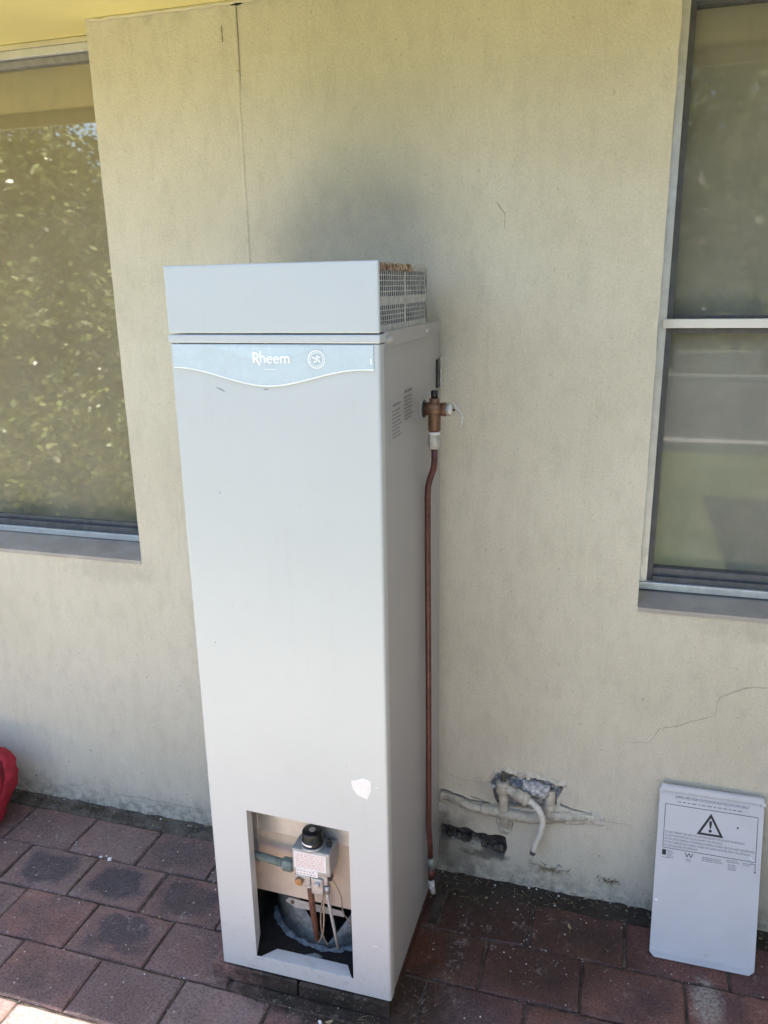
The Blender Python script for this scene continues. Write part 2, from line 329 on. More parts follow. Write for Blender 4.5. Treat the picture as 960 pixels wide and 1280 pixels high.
# ------------------------------------------------------------------ mesh helpers
class MB:
    def __init__(s): s.v = []; s.f = []; s.mi = []; s.sm = []
    def add(s, vs, fs, mi=0, smooth=False):
        o = len(s.v); s.v += [tuple(v) for v in vs]
        for f in fs: s.f.append([i+o for i in f]); s.mi.append(mi); s.sm.append(smooth)
        return s
    def box(s, x0, x1, y0, y1, z0, z1, bev=0.0, mi=0):
        if bev <= 0:
            vs = [(x, y, z) for z in (z0, z1) for y in (y0, y1) for x in (x0, x1)]
            return s.add(vs, [(0,2,3,1), (4,5,7,6), (0,1,5,4), (2,6,7,3), (0,4,6,2), (1,3,7,5)], mi)
        bm = bmesh.new(); bmesh.ops.create_cube(bm, size=1)
        for v in bm.verts:
            v.co = ((x0+x1)/2+v.co.x*(x1-x0), (y0+y1)/2+v.co.y*(y1-y0), (z0+z1)/2+v.co.z*(z1-z0))
        bmesh.ops.bevel(bm, geom=bm.edges[:], offset=bev, segments=2, profile=0.5, affect='EDGES')
        return s.bm(bm, mi)
    def bm(s, bm, mi=0, smooth=False):
        bm.verts.index_update()
        s.add([v.co for v in bm.verts], [[v.index for v in f.verts] for f in bm.faces], mi, smooth); bm.free(); return s
    def tube(s, pts, r, n=12, mi=0, caps=True, flat=None):
        pts = [Vector(p) for p in pts]; rs = r if isinstance(r, (list, tuple)) else [r]*len(pts)
        t0 = (pts[1]-pts[0]).normalized(); a = Vector((0, 0, 1)) if abs(t0.z) < 0.9 else Vector((1, 0, 0))
        u = t0.cross(a).normalized(); vs = []; fs = []
        for i, p in enumerate(pts):
            t = ((pts[min(i+1, len(pts)-1)]-p).normalized() + (p-pts[max(i-1, 0)]).normalized()).normalized()
            u = (u - t*u.dot(t)).normalized(); w = t.cross(u)
            for k in range(n):
                an = 2*math.pi*k/n
                vs.append(p + (u*math.cos(an) + w*math.sin(an)*(flat or 1))*rs[i])
        for i in range(len(pts)-1):
            for k in range(n):
                fs.append((i*n+k, i*n+(k+1) % n, (i+1)*n+(k+1) % n, (i+1)*n+k))
        s.add(vs, fs, mi, True)
        if caps:
            o = len(s.v)-len(vs)
            for base, rev in ((0, 1), ((len(pts)-1)*n, 0)):
                f = [o+base+k for k in range(n)]
                s.f.append(f[::-1] if rev else f); s.mi.append(mi); s.sm.append(False)
        return s
    def lathe(s, prof, c, axis='z', n=24, mi=0, smooth=True):
        """prof = [(radius, height)]"""
        vs = []; fs = []
        for r, h in prof:
            for k in range(n):
                a = 2*math.pi*k/n; x, y = r*math.cos(a), r*math.sin(a)
                q = {'z': (x, y, h), 'x': (h, x, y), 'y': (x, h, y)}[axis]
                vs.append((c[0]+q[0], c[1]+q[1], c[2]+q[2]))
        for i in range(len(prof)-1):
            for k in range(n):
                f = (i*n+k, i*n+(k+1) % n, (i+1)*n+(k+1) % n, (i+1)*n+k)
                fs.append(f if axis != 'y' else f[::-1])
        s.add(vs, fs, mi, smooth)
        o = len(s.v)-len(vs)
        s.f.append([o+k for k in range(n)][::-1]); s.mi.append(mi); s.sm.append(False)
        s.f.append([o+(len(prof)-1)*n+k for k in range(n)]); s.mi.append(mi); s.sm.append(False)
        return s
    def prism(s, outline, fn, depth_vec, holes=(), mi=0, back=True, mi_side=None):
        """outline/holes: 2-D loops; fn maps 2-D to 3-D; extruded by depth_vec"""
        loops = [outline]+list(holes)
        flat = [q for lp in loops for q in lp]
        tri = tessellate_polygon([[Vector((a, b, 0)) for a, b in lp] for lp in loops])
        dv = Vector(depth_vec); f3 = [Vector(fn(*q)) for q in flat]
        ref = None
        fs = []
        for t in tri:
            nrm = (f3[t[1]]-f3[t[0]]).cross(f3[t[2]]-f3[t[0]])
            fs.append(tuple(t) if nrm.dot(dv) < 0 else tuple(reversed(t)))
        s.add(f3, fs, mi)
        if back: s.add([v+dv for v in f3], [tuple(reversed(t)) for t in fs], mi)
        o = 0
        for lp in loops:
            n = len(lp); vs = f3[o:o+n]; o += n
            s.add(vs+[v+dv for v in vs], [(k, (k+1) % n, n+(k+1) % n, n+k) for k in range(n)], mi if mi_side is None else mi_side)
        return s
    def build(s, name, mats, parent=None, recalc=True, auto=True):
        me = bpy.data.meshes.new(name); me.from_pydata(s.v, [], s.f)
        for m in (mats if isinstance(mats, (list, tuple)) else [mats]): me.materials.append(MAT[m] if isinstance(m, str) else m)
        for p, mi, sm in zip(me.polygons, s.mi, s.sm): p.material_index = mi; p.use_smooth = sm
        if recalc:
            bm = bmesh.new(); bm.from_mesh(me); bmesh.ops.recalc_face_normals(bm, faces=bm.faces[:]); bm.to_mesh(me); bm.free()
        me.update(); return link(name, me, parent)
def link(name, me, parent=None):
    o = bpy.data.objects.new(name, me); COL.objects.link(o)
    if parent is not None: o.parent = parent
    return o
def tag(o, label=None, cat=None, group=None, kind=None):
    if label: o['label'] = label
    if cat: o['category'] = cat
    if group: o['group'] = group
    if kind: o['kind'] = kind
    return o
def thing(name, label, cat, group=None):
    return tag(link(name, None), label, cat, group)
def jag(loop, step, amp, seed=0, closed=True):
    """resample a 2-D loop and roughen it"""
    out = []; n = len(loop)
    for i in range(n if closed else n-1):
        a, b = loop[i], loop[(i+1) % n]; L = math.hypot(b[0]-a[0], b[1]-a[1]); k = max(1, int(L/step))
        for j in range(k):
            t = j/k; x = a[0]+(b[0]-a[0])*t; y = a[1]+(b[1]-a[1])*t
            q = Vector((x*37+seed, y*37, seed*1.7))
            out.append((x+amp*noise.noise(q)*2, y+amp*noise.noise(q+Vector((9, 5, 3)))*2))
    return out
def ribbon(mb, pts, w, fn, mi=0):
    """flat stroke along 2-D points"""
    n = len(pts); vs = []
    for i, (x, y) in enumerate(pts):
        ax, ay = pts[max(i-1, 0)]; bx, by = pts[min(i+1, n-1)]
        d = math.hypot(bx-ax, by-ay) or 1; nx, ny = -(by-ay)/d, (bx-ax)/d
        ww = (w[i] if isinstance(w, (list, tuple)) else w)/2
        vs += [fn(x+nx*ww, y+ny*ww), fn(x-nx*ww, y-ny*ww)]
    mb.add(vs, [(2*i, 2*i+1, 2*i+3, 2*i+2) for i in range(n-1)], mi)
def arc(cx, cy, r, a0, a1, n=12, ry=None):
    return [(cx+r*math.cos(R(a0+(a1-a0)*i/n)), cy+(ry or r)*math.sin(R(a0+(a1-a0)*i/n))) for i in range(n+1)]
def text_to(mb, s, size, x, y, fn, align='LEFT', sx=1.0, shear=0.0, mi=0, fit=None):
    cu = bpy.data.curves.new('lettering', 'FONT'); cu.body = s; cu.size = size; cu.align_x = align; cu.shear = shear; cu.resolution_u = 2
    ob = bpy.data.objects.new('lettering', cu); me = bpy.data.meshes.new_from_object(ob)
    if fit and len(me.vertices):
        w = max(v.co.x for v in me.vertices)-min(v.co.x for v in me.vertices); sx = fit/w
    mb.add([fn(x+v.co.x*sx, y+v.co.y) for v in me.vertices], [list(p.vertices) for p in me.polygons], mi)
    bpy.data.objects.remove(ob); bpy.data.curves.remove(cu); bpy.data.meshes.remove(me)

# ================================================================== ground
def sheet(name, x0, x1, y0, y1, z, mat):
    return tag(MB().add([(x0,y0,z),(x1,y0,z),(x1,y1,z),(x0,y1,z)], [(0,1,2,3)]).build(name, mat, recalc=False), kind='structure')
sheet('lawn', -120, 120, -200, 60, -0.055, 'lawn')
sheet('road', -120, 120, -13.3, -6.95, -0.048, 'asphalt')
for nm, y0, y1 in (('kerb', -6.95, -6.75), ('kerb', -13.5, -13.3)):
    tag(MB().box(-120, 120, y0, y1, -0.2, 0.06, 0).build(nm, 'kerb_concrete'), kind='structure')

PAVE_END = -1.42
sheet('bounce_path', -5, 2.70, -2.75, -1.44, -0.010, 'bounce_concrete')  # unseen pale strip added to bounce warm sunlight up to wall and soffit
patio = MB().add([(-5,PAVE_END-.01,-0.007),(5,PAVE_END-.01,-0.007),(5,0.05,-0.007),(-5,0.05,-0.007)], [(0,1,2,3)])
patio.add([(-5,PAVE_END-.01,-0.007),(5,PAVE_END-.01,-0.007),(5,PAVE_END-.01,-0.2),(-5,PAVE_END-.01,-0.2)], [(3,2,1,0)])
patio = tag(patio.build('patio', 'joint', recalc=False), kind='structure')

def paver_mesh(seed):
    """clay paver with a worn arris: chipped, slightly wavy top outline"""
    r_ = random.Random(seed); hx, hy = 0.12225, 0.08275
    top = []; out = []
    for (ax, ay), (bx, by) in (((-1,-1),(1,-1)), ((1,-1),(1,1)), ((1,1),(-1,1)), ((-1,1),(-1,-1))):
        n = 5 if ay == by else 4
        for k in range(n):
            t = k/n; x, y = (ax+(bx-ax)*t)*hx, (ay+(by-ay)*t)*hy
            chip = r_.uniform(0.0018, 0.0042)+(r_.uniform(0.002, 0.006) if r_.random() < 0.22 else 0)
            if k == 0: chip += 0.002
            L = math.hypot(x/hx, y/hy); ix = x*(1-chip/hx) if abs(abs(x)-hx) < 1e-6 else x; iy = y*(1-chip/hy) if abs(abs(y)-hy) < 1e-6 else y
            top.append((ix, iy, r_.uniform(-0.0006, 0.0004))); jx = 1-r_.uniform(0, 0.0012)/hx; out.append((x*jx, y*jx, -r_.uniform(0.003, 0.006)))
    n = len(top); vs = top+out+[(x, y, -0.04) for x, y, z in out]
    fs = [tuple(range(n))]+[(n+k, n+(k+1) % n, (k+1) % n, k) for k in range(n)]+[(2*n+k, 2*n+(k+1) % n, n+(k+1) % n, n+k) for k in range(n)]
    me = bpy.data.meshes.new('paver'); me.from_pydata(vs, [], fs); me.materials.append(MAT['paver']); me.update(); return me
PMS = [paver_mesh(i) for i in range(9)]; PM = PMS[0]
ROWY = [-0.056, -0.225, -0.394, -0.565, -0.737]
while ROWY[-1] > PAVE_END+0.1: ROWY.append(ROWY[-1]-0.1707)
rng = random.Random(3)
FLASH = {(1,-0.47):0.85, (1,-0.72):0.8, (1,-0.22):0.6, (2,-0.35):0.8, (0,-0.35):0.35, (1,0.76):0.2, (2,0.88):0.45, (1,1.01):0.3}
rest = MB()
for k in range(len(ROWY)-1):
    if k == 0: L, RR = [-0.4735, -0.224, 0.02, 0.27], 0.488
    elif k == 1: L, RR = [-0.594, -0.350, -0.103, 0.14, 0.385], 0.634
    elif k == 2: L, RR = [-0.4735, -0.225, 0.02, 0.265], 0.505
    elif k == 3: L, RR = [-0.344, -0.096, 0.147, 0.394], 0.640
    else:
        o = [-0.47, -0.345][k % 2]; L, RR = [o+0.2465*i for i in range(4)], o+0.2465*4
    xs = list(L)
    while xs[0] > -4.9: xs.insert(0, xs[0]-0.2475)
    xs.append(RR)
    while xs[-1] < 4.9: xs.append(xs[-1]+0.2525)
    y1, y0 = ROWY[k], ROWY[k+1]
    for a, b in zip(xs[:-1], xs[1:]):
        cx, cy = (a+b)/2, (y0+y1)/2
        g = rng.uniform(0.004, 0.0075)
        sx, sy = (b-a-g)/0.2445, (y1-y0-rng.uniform(0.0045, 0.008))/0.1655
        z = rng.uniform(-0.0035, 0.002)
        if a < -1.9 or b > 2.3:
            o = len(rest.v)
            rest.add([(cx+v.co.x*sx, cy+v.co.y*sy, z+v.co.z) for v in PM.vertices], [list(p.vertices) for p in PM.polygons]); continue
        ob = link('paver', rng.choice(PMS), patio)
        ob.location = (cx+rng.uniform(-.001, .001), cy+rng.uniform(-.001, .001), z)
        ob.rotation_euler = (rng.uniform(-.012, .012), rng.uniform(-.010, .010), rng.uniform(-.009, .009))
        ob.scale = (sx, sy, 1)
        fl = rng.choice([0, 0, 0.1, 0.25, 0.45])
        for (kk, fx), val in FLASH.items():
            if kk == k and abs(fx-cx) < 0.1: fl = val
        ob['flash'] = fl
tag(rest.build('outer_paving', 'paver', patio, recalc=False), kind='stuff')

# rough mortar and soil strip where the paving meets the wall
mb = MB(); nx, ny = 420, 7
vs = []
for j in range(ny):
    for i in range(nx):
        x = -2.4+5.0*i/(nx-1); y = -0.064+0.075*j/(ny-1)
        q = Vector((x*22, y*22, 0)); h = noise.noise(q)*0.006+noise.noise(q*3.1)*0.004
        edge = (j == 0)
        vs.append((x, y+(noise.noise(q*1.3)*0.016 if edge else 0), -0.004+0.010*(j/(ny-1))+h-(0.012 if edge else 0)))
mb.add(vs, [(j*nx+i, j*nx+i+1, (j+1)*nx+i+1, (j+1)*nx+i) for j in range(ny-1) for i in range(nx-1)], 0, True)
tag(mb.build('mortar_strip', 'strip', recalc=False), kind='structure')

# ================================================================== house
ZS = 2.388
house = thing('house', 'cream rendered single storey house wall with two windows under a pale yellow eave', 'house')
XL, XR = -0.486, 0.9643
def edge_line(a, b, amp=0.0007, step=0.03):
    return jag([a, b], step, amp, seed=4, closed=False)
outline = [(-4.6, -0.15), (4.6, -0.15), (4.6, ZS+0.02), (2.30, ZS+0.02), (2.30, 0.9184), (XR, 0.9184)]
outline += edge_line((XR, 0.9184), (XR, ZS+0.02))[1:] + [(XR, ZS+0.02), (XL, ZS+0.02)]
outline += edge_line((XL, ZS+0.02), (XL, 0.9218))[1:] + [(XL, 0.9218), (-2.2, 0.9218), (-2.2, ZS+0.02), (-4.6, ZS+0.02)]
HOLE_A = jag([(0.598,0.335),(0.612,0.372),(0.640,0.378),(0.682,0.370),(0.749,0.371),(0.802,0.360),(0.793,0.327),(0.785,0.300),(0.74,0.268),(0.62,0.272)], 0.007, 0.0035, 1)
HOLE_C = jag([(0.452,0.172),(0.52,0.166),(0.571,0.163),(0.648,0.160),(0.650,0.118),(0.640,0.084),(0.605,0.092),(0.55,0.112),(0.50,0.118),(0.452,0.116)], 0.005, 0.0045, 2)
SLIT_L = jag([(0.452,0.289),(0.50,0.283),(0.545,0.268),(0.597,0.270),(0.597,0.262),(0.545,0.259),(0.50,0.272),(0.452,0.279)], 0.008, 0.0015, 3)
SLIT_R = jag([(0.797,0.306),(0.83,0.293),(0.886,0.2885),(0.886,0.2865),(0.83,0.287),(0.797,0.296)], 0.008, 0.0008, 5)
wmb = MB().prism(outline, lambda x, z: (x, 0, z), (0, 0.20, 0), holes=(HOLE_A, HOLE_C, SLIT_L, SLIT_R), back=False)
wall = wmb.build('wall', ['wall'], house)
# rubble-faced cavities behind the broken render
def cavity(name, x0, x1, z0, z1, depth, amp, seed, mat):
    mb = MB(); n = max(6, int((x1-x0)/0.006)); k = max(5, int((z1-z0)/0.006)); vs = []
    for j in range(k+1):
        for i in range(n+1):
            x = x0+(x1-x0)*i/n; z = z0+(z1-z0)*j/k
            q = Vector((x*60, z*60, seed)); h = noise.noise(q)*amp+abs(noise.noise(q*2.7))*amp*0.7
            vs.append((x, depth-h, z))
    mb.add(vs, [(j*(n+1)+i, j*(n+1)+i+1, (j+1)*(n+1)+i+1, (j+1)*(n+1)+i) for j in range(k) for i in range(n)])
    return mb.build(name, mat, wall, recalc=False)
cavity('cavity', 0.59, 0.81, 0.255, 0.385, 0.022, 0.016, 1, 'corroded')
cavity('cavity', 0.44, 0.66, 0.07, 0.185, 0.038, 0.020, 2, 'cavity')
cavity('cavity', 0.44, 0.90, 0.250, 0.31, 0.045, 0.004, 3, 'cavity')
# rubble lumps in the lower hole
for i in range(15):
    bm = bmesh.new(); bmesh.ops.create_icosphere(bm, subdivisions=2, radius=rng.uniform(0.005, 0.013))
    c = Vector((rng.uniform(0.47, 0.64), rng.uniform(0.012, 0.028), 0))
    c.z = 0.124 - 0.018*(c.x-0.47)/0.17 + rng.uniform(-0.010, 0.006)
    for v in bm.verts: v.co = v.co*(1+0.5*noise.noise(v.co*120+c*50))+c
    MB().bm(bm).build('rubble_lump', rng.choice(['cavity', 'cavity', 'strip']), wall)
# hairline cracks, each an open line slightly proud of the paint
def crack(pts, w, seed):
    ln = jag(pts, 0.008, 0.003, seed, closed=False)+[pts[-1]]
    n = len(ln); ws = [w*(0.35+0.65*abs(noise.noise(Vector((i*0.35, seed, 0))))*1.6)*min(1, 4*min(i+1, n-i)/n) for i in range(n)]
    mb = MB(); ribbon(mb, ln, ws, lambda x, z: (x, -0.0012, z)); mb.build('crack', 'crack_dark', wall, recalc=False)
crack([(0.905,0.487),(0.952,0.512),(0.958,0.526),(1.02,0.536),(1.042,0.575),(1.10,0.600),(1.17,0.640),(1.178,0.69),(1.23,0.725),(1.29,0.735),(1.40,0.74)], 0.0016, 11)
crack([(0.47,0.345),(0.53,0.33),(0.60,0.338)], 0.0016, 12)
crack([(0.58,1.905),(0.602,1.88),(0.604,1.84)], 0.0022, 13)
crack([(-0.72,0.060),(-0.55,0.066),(-0.40,0.062),(-0.26,0.068)], 0.0022, 14)
crack([(0.885,0.281),(0.93,0.272),(0.985,0.268)], 0.0016, 15)
crack([(-0.105,2.34),(-0.102,2.30)], 0.005, 16)
# soffit, fascia, gutter, roof
MB().box(-4.9, 4.9, -0.60, 0.22, ZS, ZS+0.012).build('soffit', 'soffit', house)
MB().box(-4.9, 4.9, -0.622, -0.602, ZS-0.050, ZS+0.13, 0.003).build('fascia_board', 'trim_paint', house)
gp = [(-0.624, 2.355), (-0.70, 2.355), (-0.716, 2.372), (-0.716, 2.44), (-0.724, 2.462), (-0.712, 2.462), (-0.706, 2.44), (-0.706, 2.378), (-0.697, 2.366), (-0.624, 2.366)]
MB().prism(gp, lambda y, z: (-4.95, y, z), (9.9, 0, 0)).build('gutter', 'trim_paint', house)
MB().prism([(-0.68, 2.47), (3.2, 4.05), (3.2, 4.10), (-0.68, 2.52)], lambda y, z: (-5, y, z), (10, 0, 0)).build('roof', 'roof_metal', house)
MB().box(-4.6, 4.6, 3.1, 3.2, -0.1, 3.9).build('back_wall', 'wall', house)
for x in (-4.6, 4.52): MB().box(x, x+0.08, 0.2, 3.1, -0.1, 2.38).build('end_wall', 'wall', house)
WX = 2.70  # unseen wing added on the right to keep light off the heater's side
MB().box(WX, WX+0.2, -4.2, -0.002, -0.15, ZS+0.02).build('added_wing_wall', 'wall', house)
MB().box(WX-0.60, WX+0.22, -4.8, -0.624, ZS+0.0005, ZS+0.0125).build('added_wing_soffit', 'soffit', house)
MB().box(WX-0.622, WX-0.602, -4.8, -0.726, ZS-0.050, ZS+0.13, 0.003).build('added_wing_fascia', 'trim_paint', house)
MB().prism([(WX-0.68, 2.475), (WX+2.4, 3.75), (WX+2.4, 3.80), (WX-0.68, 2.525)], lambda x, z: (x, -4.85, z), (0, 4.12, 0)).build('added_wing_roof', 'roof_metal', house)
# mouldy bead where the render meets the soffit
bead = MB()
bp = [(XL+0.004+i*0.012, -0.0025, ZS-0.004+0.004*noise.noise(Vector((i*0.4, 1, 0)))) for i in range(121)]
bead.tube(bp, [0.0045+0.003*abs(noise.noise(Vector((i*0.33, 5, 0)))) for i in range(121)], 6)
bead.build('paint_bead', 'trim_paint', house)
# painted-over cable running down the wall, with a joiner, and its old hole in the soffit line
mb = MB()
xc = [(-0.0655+0.0022*noise.noise(Vector((z*3, 0, 0))), 0.0012, z) for z in [ZS-0.002-i*0.02 for i in range(46)]]
vs = []
for (x, y, z) in xc:
    k = 1.0 if z > 2.22 else 0.8
    vs += [(x-0.0062*k, 0.0003, z), (x-0.0022*k, -0.0026*k, z), (x+0.0022*k, -0.0026*k, z), (x+0.0062*k, 0.0003, z)]
mb.add(vs, [(4*i+k, 4*i+1+k, 4*i+5+k, 4*i+4+k) for i in range(len(xc)-1) for k in range(3)], 0, True)
cab = mb.build('wall_cable', 'wall', house)
MB().tube([(-0.0655, 0.001, 2.236), (-0.0655, 0.001, 2.226)], 0.0058, 10).build('cable_joiner', 'wall', cab)
mb = MB(); ribbon(mb, [(-0.0598, 2.384), (-0.0593, 2.32), (-0.0594, 2.25), (-0.0588, 2.19)], [0.0034, 0.003, 0.002, 0.0006], lambda x, z: (x, -0.0012, z))
mb.build('crack', 'crack_dark', wall, recalc=False)
bm = bmesh.new(); bmesh.ops.create_icosphere(bm, subdivisions=2, radius=0.013)
for v in bm.verts: v.co = Vector((v.co.x*1.5, v.co.y*0.35, v.co.z*0.6))*(1+0.5*noise.noise(v.co*90))+Vector((-0.062, -0.001, ZS-0.004))
MB().bm(bm).build('dark_gap', 'soot_black', wall)

# --- windows: one mesh frame with its panes, channels, sill and blind as pieces
def window(x0, x1, ztop, zsill, yf, kind):
    fwid = 0.021
    z0 = zsill+0.018
    fr = MB()
    for a, b, c, d in ((x0+0.002, x0+fwid, z0+fwid, ztop), (x1-fwid, x1-0.002, z0+fwid, ztop)):
        fr.box(a, b, yf, yf+0.05, c, d, 0.0015)
    fr.box(x0+0.002, x1-0.002, yf-0.002, yf+0.052, z0, z0+fwid-0.001, 0.002)
    if kind == 'right':
        fr.box(x0+0.002, x1-0.002, yf-0.002, yf+0.052, ztop-0.075, ztop-0.002, 0.002)
    w = fr.build('window', 'aluminium', house)
    s = MB().prism([(-0.004, zsill-0.0005), (0.17, z0+0.004), (0.17, zsill-0.05), (-0.004, zsill-0.012)], lambda y, z: (x0+0.0015, y, z), (x1-x0-0.003, 0, 0)).build('sill', 'sill_cement', w)
    if kind == 'left':
        h = MB(); h.box(x0, x1, yf-0.004, yf+0.05, ztop-0.037, ztop-0.016, 0.002); h.build('head_frame', 'aluminium', w)
        MB().box(x0, x1, yf-0.006, yf+0.05, ztop-0.015, ztop-0.001, 0.003).build('head_bead', 'trim_paint', w)
        MB().box(x0, x1, yf+0.010, yf+0.05, ztop-0.056, ztop-0.038, 0.002).build('head_channel', 'grey_channel', w)
        MB().box(x1-0.032, x1-0.029, yf-0.002, yf+0.008, ztop-0.048, ztop-0.037, 0.001).build('catch', 'white_aluminium', w)
        d = MB(); d.box(x0+fwid, x1-fwid, yf+0.006, yf+0.012, z0+fwid, z0+fwid+0.020, 0.001); d.box(x0+fwid, x1-fwid, yf+0.020, yf+0.03, z0+fwid, z0+fwid+0.034, 0.001)
        d.build('sill_track', 'dark_channel', w)
        MB().box(x0+fwid, x1-fwid, yf+0.026, yf+0.032, z0+fwid+0.034, ztop-0.056).build('glass_pane', 'glass', w)
        MB().box(x1-fwid-0.012, x1-fwid, yf+0.020, yf+0.034, z0+fwid+0.034, ztop-0.056, 0.001).build('sash_stile', 'grey_channel', w)
        MB().box(x0+0.01, x1-0.01, yf+0.075, yf+0.079, z0+0.02, ztop-0.01).build('blind', 'blind', w)
    else:
        zm0, zm1 = 1.609, 1.6305
        MB().box(x0+fwid*0.55, x1-fwid, yf-0.006, yf+0.014, zm0, zm1, 0.002).build('transom', 'white_aluminium', w)
        for a, b, nm in ((z0+fwid, zm0-0.001, 'lower'), (zm1+0.001, ztop-0.077, 'upper')):
            c = MB()
            for xa, xb in ((x0+fwid, x0+fwid+0.014), (x1-fwid-0.014, x1-fwid)): c.box(xa, xb, yf+0.016, yf+0.05, a, b, 0.001)
            c.box(x0+fwid+0.0145, x1-fwid-0.0145, yf+0.018, yf+0.05, b-0.012, b-0.001, 0.001)
            if nm == 'lower':
                c.box(x0+fwid+0.0145, x1-fwid-0.0145, yf+0.008, yf+0.014, a, a+0.014, 0.001)
                c.box(x0+fwid+0.0145, x1-fwid-0.0145, yf+0.020, yf+0.05, a, a+0.034, 0.001)
            else: c.box(x0+fwid+0.0145, x1-fwid-0.0145, yf+0.018, yf+0.05, a, a+0.006, 0.001)
            c.build('sash_channel', 'dark_channel', w)
            MB().box(x0+fwid+0.0146, x1-fwid-0.0146, yf+0.032, yf+0.036, a+0.0145 if nm == 'lower' else a+0.007, b-0.0125).build('glass_pane', 'dusty_glass', w)
            MB().box(x0+fwid+0.010, x1-fwid-0.010, yf+0.060, yf+0.062, a, b).build('insect_screen', 'screen_cloth', w)
    return w
wl = window(-2.2, XL, ZS, 0.9218, 0.115, 'left')
wr = window(XR, 2.30, ZS, 0.9184, 0.085, 'right')

# ================================================================== water heater
F = -0.5323; W = 0.45; ZB = 0.0526; ZT = 1.612
heater = thing('gas_water_heater', 'tall pale grey gas water heater cabinet with its bottom access cover off', 'water heater')
fx = lambda x, z: (x, F, z)
# front cover with rounded vertical folds and the access opening
OP = [(0.097, 0.522), (0.097, 0.095), (0.355, 0.095), (0.355, 0.515)]
mb = MB(); rr = 0.006
mb.prism([(rr, ZB), (W-rr, ZB), (W-rr, ZT), (rr, ZT)], fx, (0, 0.0012, 0), holes=(OP,), back=True)
for side in (0, 1):
    prof = []
    for i in range(7):
        a = R(90*i/6); prof.append((rr-rr*math.sin(a), F+rr-rr*math.cos(a)))
    prof.append((0, F+0.026))
    if side: prof = [(W-x, y) for x, y in prof]
    vs = [(x, y, z) for x, y in prof for z in (ZB, ZT)]
    mb.add(vs, [(2*i, 2*i+1, 2*i+3, 2*i+2) for i in range(len(prof)-1)], 0, True)
front = mb.build('front_cover', 'enamel', heater)
# inward folds of the opening
mb = MB()
def fold(a, b, c, d): mb.prism([(0,0),(1,0),(1,1),(0,1)], lambda u, v: tuple(Vector(a).lerp(Vector(b), u).lerp(Vector(d).lerp(Vector(c), u), v)), (0.0006, 0.0009, 0.0006))
fold((0.0965,F+.001,0.521),(0.0965,F+.001,0.096),(0.092,F+.034,0.130),(0.092,F+.034,0.490))
fold((0.3555,F+.001,0.096),(0.3555,F+.001,0.514),(0.359,F+.034,0.485),(0.359,F+.034,0.130))
fold((0.0985,F+.001,0.5220),(0.3535,F+.001,0.5150),(0.335,F+.030,0.520),(0.117,F+.030,0.527))
fold((0.1085,F+.0012,0.0945),(0.3485,F+.0012,0.0945),(0.325,F+.040,0.088),(0.135,F+.040,0.088))
mb.build('opening_fold', 'enamel', front)
# panels, base and lid
side_r = MB().box(W-0.003, W-0.0008, F+0.0275, -0.014, ZB+0.004, 1.611, 0.0006).build('side_panel', 'shaded_enamel', heater)
MB().box(0.0008, 0.003, F+0.0275, -0.014, ZB+0.004, 1.611, 0.0006).build('side_panel', 'shaded_enamel', heater)
MB().box(0.004, W-0.004, -0.018, -0.014, ZB+0.004, 1.611).build('back_panel', 'shaded_enamel', heater)
lid = MB().box(-0.0015, W+0.0015, F-0.002, -0.012, 1.6135, 1.630, 0.003).build('lid', 'enamel', heater)
MB().box(W-0.0028, W+0.0030, F+0.035, -0.135, 1.6035, 1.634, 0.0008).build('lid_flange', 'shaded_enamel', heater)
MB().box(W-0.0028, W+0.0024, -0.130, -0.016, 1.608, 1.633, 0.0008).build('lid_flange', 'shaded_enamel', heater)
for y, z in ((F+0.045, 1.617), (F+0.060, 1.619), (-0.175, 1.619)):
    MB().lathe([(0.0062, 0), (0.0062, 0.003), (0.004, 0.005)], (W+0.003, y, z), 'x', 8, smooth=False).build('screw', 'galvanised', heater)
for z in (0.55, 1.30):
    MB().lathe([(0.0045, 0), (0.0045, 0.0015), (0.002, 0.0025)], (W-0.001, F+0.016, z), 'x', 8).build('screw', 'galvanised', heater)
